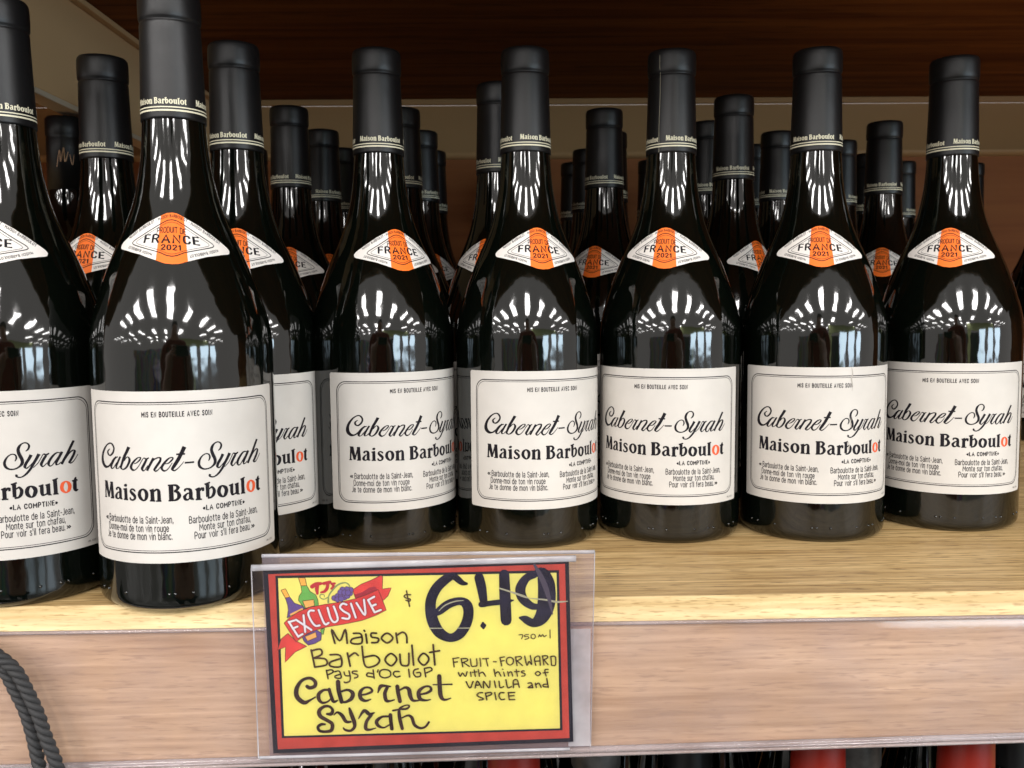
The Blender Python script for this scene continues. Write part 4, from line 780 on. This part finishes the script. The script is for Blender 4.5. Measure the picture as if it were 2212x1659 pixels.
# bay: back, ceiling, hanging divider
def struct(o): return tag(o, kind='structure')
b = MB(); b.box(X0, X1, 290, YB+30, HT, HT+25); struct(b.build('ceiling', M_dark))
b = MB(); b.box(X0, X1, 281, 289.7, HT-4, HT+60); o = b.build('front_board', M_front); o.name = 'upper_shelf_front'; tag(o, 'oak front board of the shelf above the bottles', 'shelf')
b = MB(); b.box(X0, X1, YB, YB+12, -420, 312); struct(b.build('wall_back', M_back))
bb = empty('back_upright'); tag(bb, 'brown painted metal panel with a raised lip along the top of the back wall', 'panel')
b = MB(); b.grid([[(X0+(X1-X0)*k/20, y, h) for k in range(21)] for y, h in ((YB, 312), (YB-5, 313), (YB-8, 316), (YB-8, 320), (YB-2, 324), (YB-1, HT-7))]); b.build('metal_panel', M_metal2, bb, True)
b = MB(); b.box(X0, X1, YB-7, YB, HT-6.8, HT-.1); o = b.build('top_lip', M_metal2, bb); bevel(o, 1)
dv = empty('hanging_divider'); tag(dv, 'beige painted metal divider hanging under the upper shelf at the left', 'divider')
XD = -326
b = MB(); b.box(XD-14, XD, YF+5, YB-8, 297, HT-.2); o = b.build('panel', M_metal, dv); bevel(o, 1.5)
b = MB(); b.box(XD-14.5, XD+2.2, YF+5, YB-9, 292.5, 296.8); o = b.build('bottom_lip', M_lip, dv); bevel(o, .7)
b = MB(); b.box(XD+.2, XD+7, YF+5, YB-9, HT-5, HT-.3); o = b.build('top_flange', M_metal, dv); bevel(o, .7)
for xx, nm in ((X0-20, 'light_stop_left'), (X1, 'light_stop_right')):  # unseen end panels, added to stop light leaking in round the bay
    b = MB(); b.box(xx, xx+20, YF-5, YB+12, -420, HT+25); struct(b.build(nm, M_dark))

# ------------------------------------------------------------------ price card and its sleeve
YS = 401.2
k_ = YS/398.8
x, y = W(-111.0, 398); card_o = (x*k_, YS, HC+(18.6-HC)*k_)
card = empty('price_card'); tag(card, 'hand lettered yellow price card with red border reading 6.49 Maison Barboulot', 'price sign')
card.location = [q*MM for q in card_o]; card.rotation_euler = (math.radians(0), math.radians(-1.15), 0); card.scale = (k_, 1, k_)
PC = {'yellow': (.88, .81, .20), 'redpaper': (.55, .07, .05), 'black': (.02, .018, .025), 'red': (.72, .07, .06), 'red3': (.68, .06, .055), 'darkred': (.36, .035, .05),
      'orange': (.88, .45, .09), 'orange2': (.88, .47, .13), 'green': (.16, .45, .10), 'purple': (.13, .08, .28), 'grape': (.16, .11, .35), 'vine': (.25, .32, .13), 'redink': (.50, .035, .05),
      'outline': (.09, .035, .02), 'exline': (.26, .03, .03), 'white': (.80, .82, .84), 'navy': (.012, .011, .03), 'scratch_and_highlight': (.45, .43, .30), 'smear': (.085, .07, .10), 'ink': (.06, .03, .012), 'brown': (.045, .02, .016)}
PM = {k: mat('card_'+k, v, .6, .12, var=.45 if k in ('navy', 'brown', 'ink') else .03 if k == 'yellow' else .10 if k in ('redpaper', 'red', 'red3', 'green', 'purple') else 0, bscale=120, bump=0) for k, v in PC.items()}
def flat_rect(name, x0, x1, z0, z1, m, depth, th=0.25):
    b = MB(); b.box(x0, x1, -depth, -depth+th, z0, z1); return b.build(name, m, card)
flat_rect('backing', -2.2, SIGN_W+1.8, -SIGN_H-1.9, 2.4, PM['black'], .3, .5)
flat_rect('red_border', 0, SIGN_W, -SIGN_H, 0, PM['redpaper'], .36, .05)
names_ = {'yellow': 'yellow_panel', 'navy': 'price_figures', 'brown': 'grape_variety_lettering', 'ink': 'small_lettering', 'white': 'banner_lettering', 'exline': 'banner_lettering_outline', 'red3': 'banner', 'red': 'banner_tail', 'darkred': 'banner_fold', 'outline': 'drawing_outline', 'orange': 'drawn_bottle_neck', 'orange2': 'drawn_bottle_label', 'green': 'drawn_green_bottle', 'purple': 'drawn_purple_bottle', 'grape': 'drawn_grapes', 'vine': 'drawn_vine', 'redink': 'drawn_letters', 'scratch_and_highlight': 'scratch_and_highlight', 'smear': 'ink_smear'}
groups = {}; lay = .40
for col, kind, P in SIGN_ART:
    lay += .004
    b = groups.setdefault(col, MB())
    if kind == 2:
        pts = [(P[i], P[i+1]) for i in range(0, len(P), 2)]
        if col == 'yellow':
            cx_ = sum(p[0] for p in pts)/4; cz_ = sum(p[1] for p in pts)/4
            bl = MB(); bl.quad(*[(cx_+(p[0]-cx_)+(1.2 if p[0] > cx_ else -1.2), -.385, cz_+(p[1]-cz_)+(1.2 if p[1] > cz_ else -1.0)) for p in pts]); bl.build('black_line', PM['black'], card)
        if len(pts) > 6: 
            q = catmull([(p[0], p[1]) for p in pts], 2, True)[:-1]
            q = pts
        else: q = pts
        b.quad(*[(p[0], -lay, p[1]) for p in q])
    elif kind == 4:
        for rr, g2, dz in ((P[2]*1.18, groups.setdefault('outline', MB()), 0), (P[2], b, .002)):
            g2.quad(*[(P[0]+rr*math.cos(t*math.pi/6), -lay-dz, P[1]+rr*math.sin(t*math.pi/6)) for t in range(12)])
    else:
        K = [tuple(P[i:i+3]) for i in range(0, len(P), 3)]
        S = K if kind == 3 else catmull(K, 5, kind == 1)
        if kind == 3:
            S = [tuple(a[j]+(c[j]-a[j])*t/3 for j in range(3)) for a, c in zip(K, K[1:]) for t in range(3)]+[K[-1]]
        i = len(b.v)
        for k, p in enumerate(S):
            a_, c_ = S[max(k-1, 0)], S[min(k+1, len(S)-1)]
            if kind == 1 and k in (0, len(S)-1): a_, c_ = S[-2], S[1]
            tx, ty = c_[0]-a_[0], c_[1]-a_[1]; l = math.hypot(tx, ty) or 1; nx, ny = -ty/l*p[2]/2, tx/l*p[2]/2
            b.v += [(p[0]+nx, -lay-.00002*k, p[1]+ny), (p[0]-nx, -lay-.00002*k, p[1]-ny)]
        for k in range(len(S)-1): b.f.append((i+2*k, i+2*k+1, i+2*k+3, i+2*k+2)); b.m.append(0)
        if kind == 0:
            for p in (K[0], K[-1]):       # round stroke ends
                b.quad(*[(p[0]+p[2]/2*math.cos(t*math.pi/5), -lay-.0015, p[1]+p[2]/2*math.sin(t*math.pi/5)) for t in range(10)])
for col, b in groups.items(): b.build(names_[col], PM[col], card)
def corner(px, pz, yy): k = yy/398.8; x, y = W(px, 398); return x*k, HC+(pz-HC)*k
sl = empty('sign_sleeve'); tag(sl, 'clear acrylic sleeve holding the yellow price card on the shelf rail', 'sign holder')
def sheet(name, cs, yy, m, th=.9):
    P = [corner(*c, yy) for c in cs]; b = MB()
    b.quad(*[(p[0], yy, p[1]) for p in P]); return b.build(name, m, sl), P
o, PF = sheet('front_sheet', [(-118.4, -67.8), (25.2, -66.5), (28.4, 23.6), (-118.6, 21.5)], YS-1.6, M_sleeve)
o, PB = sheet('back_sheet', [(-113.2, -67.8), (34.8, -65.4), (36.9, 26.6), (-113.7, 27.0)], YS+2.2, M_sleeve2)
def rod(name, a, c, r, m, fl=1.0):
    a, c = Vector(a), Vector(c); d = (c-a); n = 24; up_ = Vector((0, 1, 0)); sd = d.cross(up_).normalized(); b = MB()
    b.grid([[tuple(a+d*k/n+up_*(r*math.cos(t*math.pi/5))+sd*(r*fl*math.sin(t*math.pi/5))) for t in range(10)] for k in range(n+1)], closed=True)
    b.f.append(tuple(range(10))); b.m.append(0); b.f.append(tuple(range(n*10, n*10+10))); b.m.append(0)
    return b.build(name, m, sl, True)
yF, yB = YS-1.6, YS+2.2
rod('top_fold', (PF[3][0], yF, PF[3][1]), (PF[2][0], yF, PF[2][1]), .7, M_sleeve_lip, 2.2)
rod('back_top_edge', (PB[3][0], yB, PB[3][1]), (PB[2][0], yB, PB[2][1]), .4, M_sleeve_lip, 2.2)
rod('bottom_fold', (PF[0][0], yF, PF[0][1]), (PF[1][0], yF, PF[1][1]), .5, M_sleeve_lip, 1.5)
rod('side_edge', (PB[1][0], yB, PB[1][1]), (PB[2][0], yB, PB[2][1]), .25, M_sleeve_lip)
rod('side_edge', (PF[0][0], yF, PF[0][1]), (PF[3][0], yF, PF[3][1]), .3, M_sleeve_lip)
b = MB(); b.quad((PB[1][0]-10.5, yB-.7, PB[1][1]+.5), (PB[1][0]-.3, yB-.7, PB[1][1]+.5), (PB[1][0]+.1, yB-.7, PB[1][1]+57), (PB[1][0]-10, yB-.7, PB[1][1]+57)); b.build('side_pocket', M_sleeve_lip, sl)

# ------------------------------------------------------------------ rope
rp = empty('twisted_rope'); tag(rp, 'black twisted rope hanging in a doubled loop over the lower left shelf front', 'rope')
LINES = [[(-246, -6), (-239, -10), (-232.7, -14.1), (-228.5, -17.2), (-223.3, -22.5), (-219.0, -31.3), (-214.5, -42.8), (-211.9, -52.5), (-208.7, -62.1), (-207.0, -68.3), (-205.6, -75.7), (-204, -88), (-203.5, -110)],
         [(-246, -9.5), (-239, -13), (-232.9, -17.1), (-230.9, -20.5), (-228.3, -25.9), (-225.7, -32.0), (-221.8, -41.2), (-219.1, -52.4), (-217.6, -62.1), (-216.7, -68.2), (-216.4, -75.6), (-216.2, -88), (-216.5, -110)]]
for li, Ln in enumerate(LINES):
    pts = []
    for px, pz in Ln:
        x, y = W(px, 390); pts.append((x, y+(1.5 if li else -1.0), pz))
    S = catmull(pts, 14)
    for kk in range(3):
        rows = []; s_ = 0
        for k, p in enumerate(S):
            q, m_ = S[min(k+1, len(S)-1)], S[max(k-1, 0)]; d = (Vector(q)-Vector(m_)).normalized()
            if k: s_ += (Vector(p)-Vector(S[k-1])).length
            a = -s_/12*2*math.pi + kk*2*math.pi/3; n1 = d.cross(Vector((0, 1, 0))).normalized(); n2 = d.cross(n1)
            c_ = Vector(p)+(n1*math.cos(a)+n2*math.sin(a))*1.5
            tn = (d + (-n1*math.sin(a)+n2*math.cos(a))*(-1.5*2*math.pi/12)).normalized(); e1 = tn.cross(Vector((0, 1, 0))).normalized(); e2 = tn.cross(e1)
            rows.append([tuple(c_+(e1*math.cos(t*math.pi/5)+e2*math.sin(t*math.pi/5))*1.5) for t in range(10)])
        b = MB(); b.grid(rows, closed=True); b.build('strand', M_rope, rp, True)

# ------------------------------------------------------------------ shelf below: bottles just under the front board
M_redcap = mat('red_capsule', (.20, .012, .006), .35, .5)
M_glass2 = M_glass
me_lb = lathe([(4, .01), (4, 26)]+[(h, pr(h)) for h in hs]+[(285, .01)], 48).mesh('glass_body', M_glass2, True)
CR_ = [(h, r*.97) for h, r in CP]
me_lcr = lathe(CR_, 48).mesh('capsule', M_redcap, True); me_lck = lathe(CR_, 48).mesh('capsule', M_caps, True)
M_greycap = mat('grey_capsule', (.07, .066, .062), .4, .5, var=.5, bscale=90); me_lcg = lathe(CR_, 48).mesh('capsule', M_greycap, True)
ZL = -356
lows = [(-1, me_lcr, 'red capsule bottle under the shelf, below the price sign edge'), (160.5, me_lcr, 'red capsule bottle under the shelf, middle one of three red tops'), (239, me_lcr, 'red capsule bottle under the shelf at the lower right corner'),
        (47, me_lcg, 'grey capsule bottle under the shelf, right of the red top by the sign'), (101, me_lck, 'black capsule bottle under the shelf, between two red tops'), (199, me_lcg, 'grey capsule bottle under the shelf between the two right red tops'), (290, me_lck, 'black capsule bottle under the shelf past the last red top')]
lows += [(X_, me_lck, 'black bottle in the second row under the shelf, %s' % w_) for X_, w_ in ((-22, 'left of the first red top'), (135, 'left of the middle red top'), (262, 'behind the last red top'), (72, 'between the grey and the black capsule'))]  # extra bottles added so the gaps between the tops go dark
for X, mc, lb in lows:
    t = empty('lower_bottle'); put('glass_body', me_lb, t); put('capsule', mc, t)
    off = 0 if mc is me_lcr else (110 if 'second row' in lb else 48)
    x, y = W(X, 457+off); t.location = (x*MM, y*MM, ZL*MM); tag(t, lb, 'wine bottle', 'bottles on the shelf below')
dark = None  # two added rows that hide the lit back board and keep the gaps black
for yy in (560, 646):
    for k in range(8):
        if dark is None: dark = empty('lower_bottle'); put('glass_body', me_lb, dark); put('capsule', me_lck, dark); t = dark
        else: t = copy_tree(dark)
        x, y = W(-252+k*86+(20 if yy > 600 else 0), yy); t.location = (x*MM, y*MM, ZL*MM)
        tag(t, 'black filler bottle added to darken the gaps under the shelf, only a sliver showing', 'wine bottle', 'filler bottles added to darken the shelf below')
b = MB(); b.box(X0, X1, YF, YB, ZL-22, ZL); b.build('lower_shelf', M_shelf); tag(bpy.data.objects['lower_shelf'], 'oak shelf board below, carrying the red capsule bottles', 'shelf')

# ------------------------------------------------------------------ the shop behind the camera, seen only in the glass
M_floor = mat('shop_floor', (.045, .043, .04), .3, .4); M_green = mat('green_wall', (.62, .70, .34), .7, .3)
def shop_mat():
    m = bpy.data.materials.new('shop_goods'); m.use_nodes = True; nt = m.node_tree; L = nt.links.new; b = nt.nodes['Principled BSDF']
    tc = N(nt, 'ShaderNodeTexCoord'); mp = N(nt, 'ShaderNodeMapping'); mp.inputs['Scale'].default_value = (8, 1, 2.0); v = N(nt, 'ShaderNodeTexVoronoi', Scale=1.0)
    L(tc.outputs['Object'], mp.inputs[0]); L(mp.outputs[0], v.inputs['Vector']); h = N(nt, 'ShaderNodeHueSaturation', Saturation=.8, Value=.26); L(v.outputs['Color'], h.inputs['Color']); L(h.outputs[0], b.inputs['Base Color'])
    b.inputs['Roughness'].default_value = .6; return m
M_goods = shop_mat()
b = MB(); b.box(-9000, 9000, -18000, 300, -1250, -1200); struct(b.build('floor', M_floor))
b = MB(); b.box(-9000, 1500, -9700, -9500, -1200, 550); b.box(-9000, 9000, -17500, -17400, -1200, 900); b.box(-1300, 500, -3600, -3000, -1200, -150); struct(b.build('shop_shelving', M_goods))
b = MB(); b.box(900, 9000, -8200, -8000, 800, 1840); b.box(900, 1500, -8200, -8000, -1200, 850); b.box(4300, 4700, -8200, -8000, -1200, 850); struct(b.build('shop_wall', M_green))

# ------------------------------------------------------------------ the photographer, seen only as a reflection
def skin_body(name, joints, links, m, root=0, parent=None, sub=2):
    me = bpy.data.meshes.new(name); me.from_pydata([j[:3] for j in joints], links, []); o = put(name, me, parent); me.materials.append(m)
    sk = o.modifiers.new('skin', 'SKIN'); sk.use_smooth_shade = True
    for i, j in enumerate(joints):
        r = j[3] if isinstance(j[3], tuple) else (j[3], j[3]); me.skin_vertices[0].data[i].radius = r; me.skin_vertices[0].data[i].use_root = (i == root)
    su = o.modifiers.new('sub', 'SUBSURF'); su.levels = sub; su.render_levels = sub; return o
M_skin = mat('skin', (.42, .24, .17), .5, .4); M_shirt = mat('rust_shirt', (.20, .03, .018), .8, .2, bump=.002, bscale=20); M_jeans = mat('dark_trousers', (.02, .025, .05), .8, .2); M_hair = mat('dark_hair', (.02, .013, .01), .6, .4); M_phone = mat('phone_black', (.01, .01, .012), .2, .5)
pe = empty('person', (0, -520, -1200)); tag(pe, 'person in a rust coloured shirt photographing the shelf, mirrored in the bottle glass', 'person')
skin_body('body', [(0, 0, .98, .15), (0, 0, 1.15, (.15, .11)), (0, .01, 1.32, (.17, .11)), (0, 0, 1.45, (.09, .07)), (0, 0, 1.53, .055), (0, .02, 1.62, (.075, .09)), (0, .01, 1.72, (.07, .085)),
  (-.19, 0, 1.41, .062), (-.27, .04, 1.17, .05), (-.16, .30, 1.27, .038), (-.085, .42, 1.32, .028), (.19, 0, 1.41, .062), (.27, .04, 1.17, .05), (.16, .30, 1.27, .038), (.085, .42, 1.32, .028),
  (-.10, 0, .86, .095), (-.11, .01, .47, .062), (-.12, -.02, .08, .045), (-.12, .14, .04, .04), (.10, 0, .86, .095), (.11, .01, .47, .062), (.12, -.02, .08, .045), (.12, .14, .04, .04)],
  [(0, 1), (1, 2), (2, 3), (3, 4), (4, 5), (5, 6), (3, 7), (7, 8), (8, 9), (9, 10), (3, 11), (11, 12), (12, 13), (13, 14), (0, 15), (15, 16), (16, 17), (17, 18), (0, 19), (19, 20), (20, 21), (21, 22)], M_skin, 0, pe)
skin_body('shirt', [(0, 0, .93, (.19, .15)), (0, 0, 1.12, (.18, .135)), (0, .01, 1.32, (.19, .13)), (0, 0, 1.43, (.12, .09)), (-.20, 0, 1.41, .078), (-.27, .04, 1.17, .068), (.20, 0, 1.41, .078), (.27, .04, 1.17, .068)],
  [(0, 1), (1, 2), (2, 3), (3, 4), (4, 5), (3, 6), (6, 7)], M_shirt, 0, pe)
skin_body('trousers', [(0, 0, .95, .16), (-.10, 0, .84, .11), (-.11, .01, .47, .08), (-.12, -.02, .10, .07), (.10, 0, .84, .11), (.11, .01, .47, .08), (.12, -.02, .10, .07)], [(0, 1), (1, 2), (2, 3), (0, 4), (4, 5), (5, 6)], M_jeans, 0, pe)
skin_body('hair', [(0, -.03, 1.64, (.085, .08)), (0, -.01, 1.73, (.088, .092)), (0, 0, 1.78, (.05, .06))], [(0, 1), (1, 2)], M_hair, 0, pe)
for sx in (-1, 1):
    for k in range(4):
        z = 1.30+.018*k
        skin_body('finger', [(sx*.088, .425, z, .011), (sx*.092, .452, z+.004, .0095), (sx*.080, .470, z+.006, .008), (sx*(.066+.003*(k % 2)), .474, z+.006, .007)], [(0, 1), (1, 2), (2, 3)], M_skin, 0, pe, 1)
    skin_body('thumb', [(sx*.085, .425, 1.30, .013), (sx*.072, .428, 1.325, .011), (sx*.055, .432, 1.345, .009)], [(0, 1), (1, 2)], M_skin, 0, pe, 1)
ph_ = empty('phone', (0, -60, 100)); tag(ph_, 'black smartphone held up by the photographer, mirrored in the bottle glass', 'phone')
b = MB(); b.box(-74, 74, -4, 4, 0, 72); o = b.build('phone_body', M_phone, ph_); bevel(o, 3, 3)
b = MB(); b.box(-66, -40, 4.1, 6, 40, 66); o = b.build('camera_bump', M_phone, ph_); bevel(o, .8)
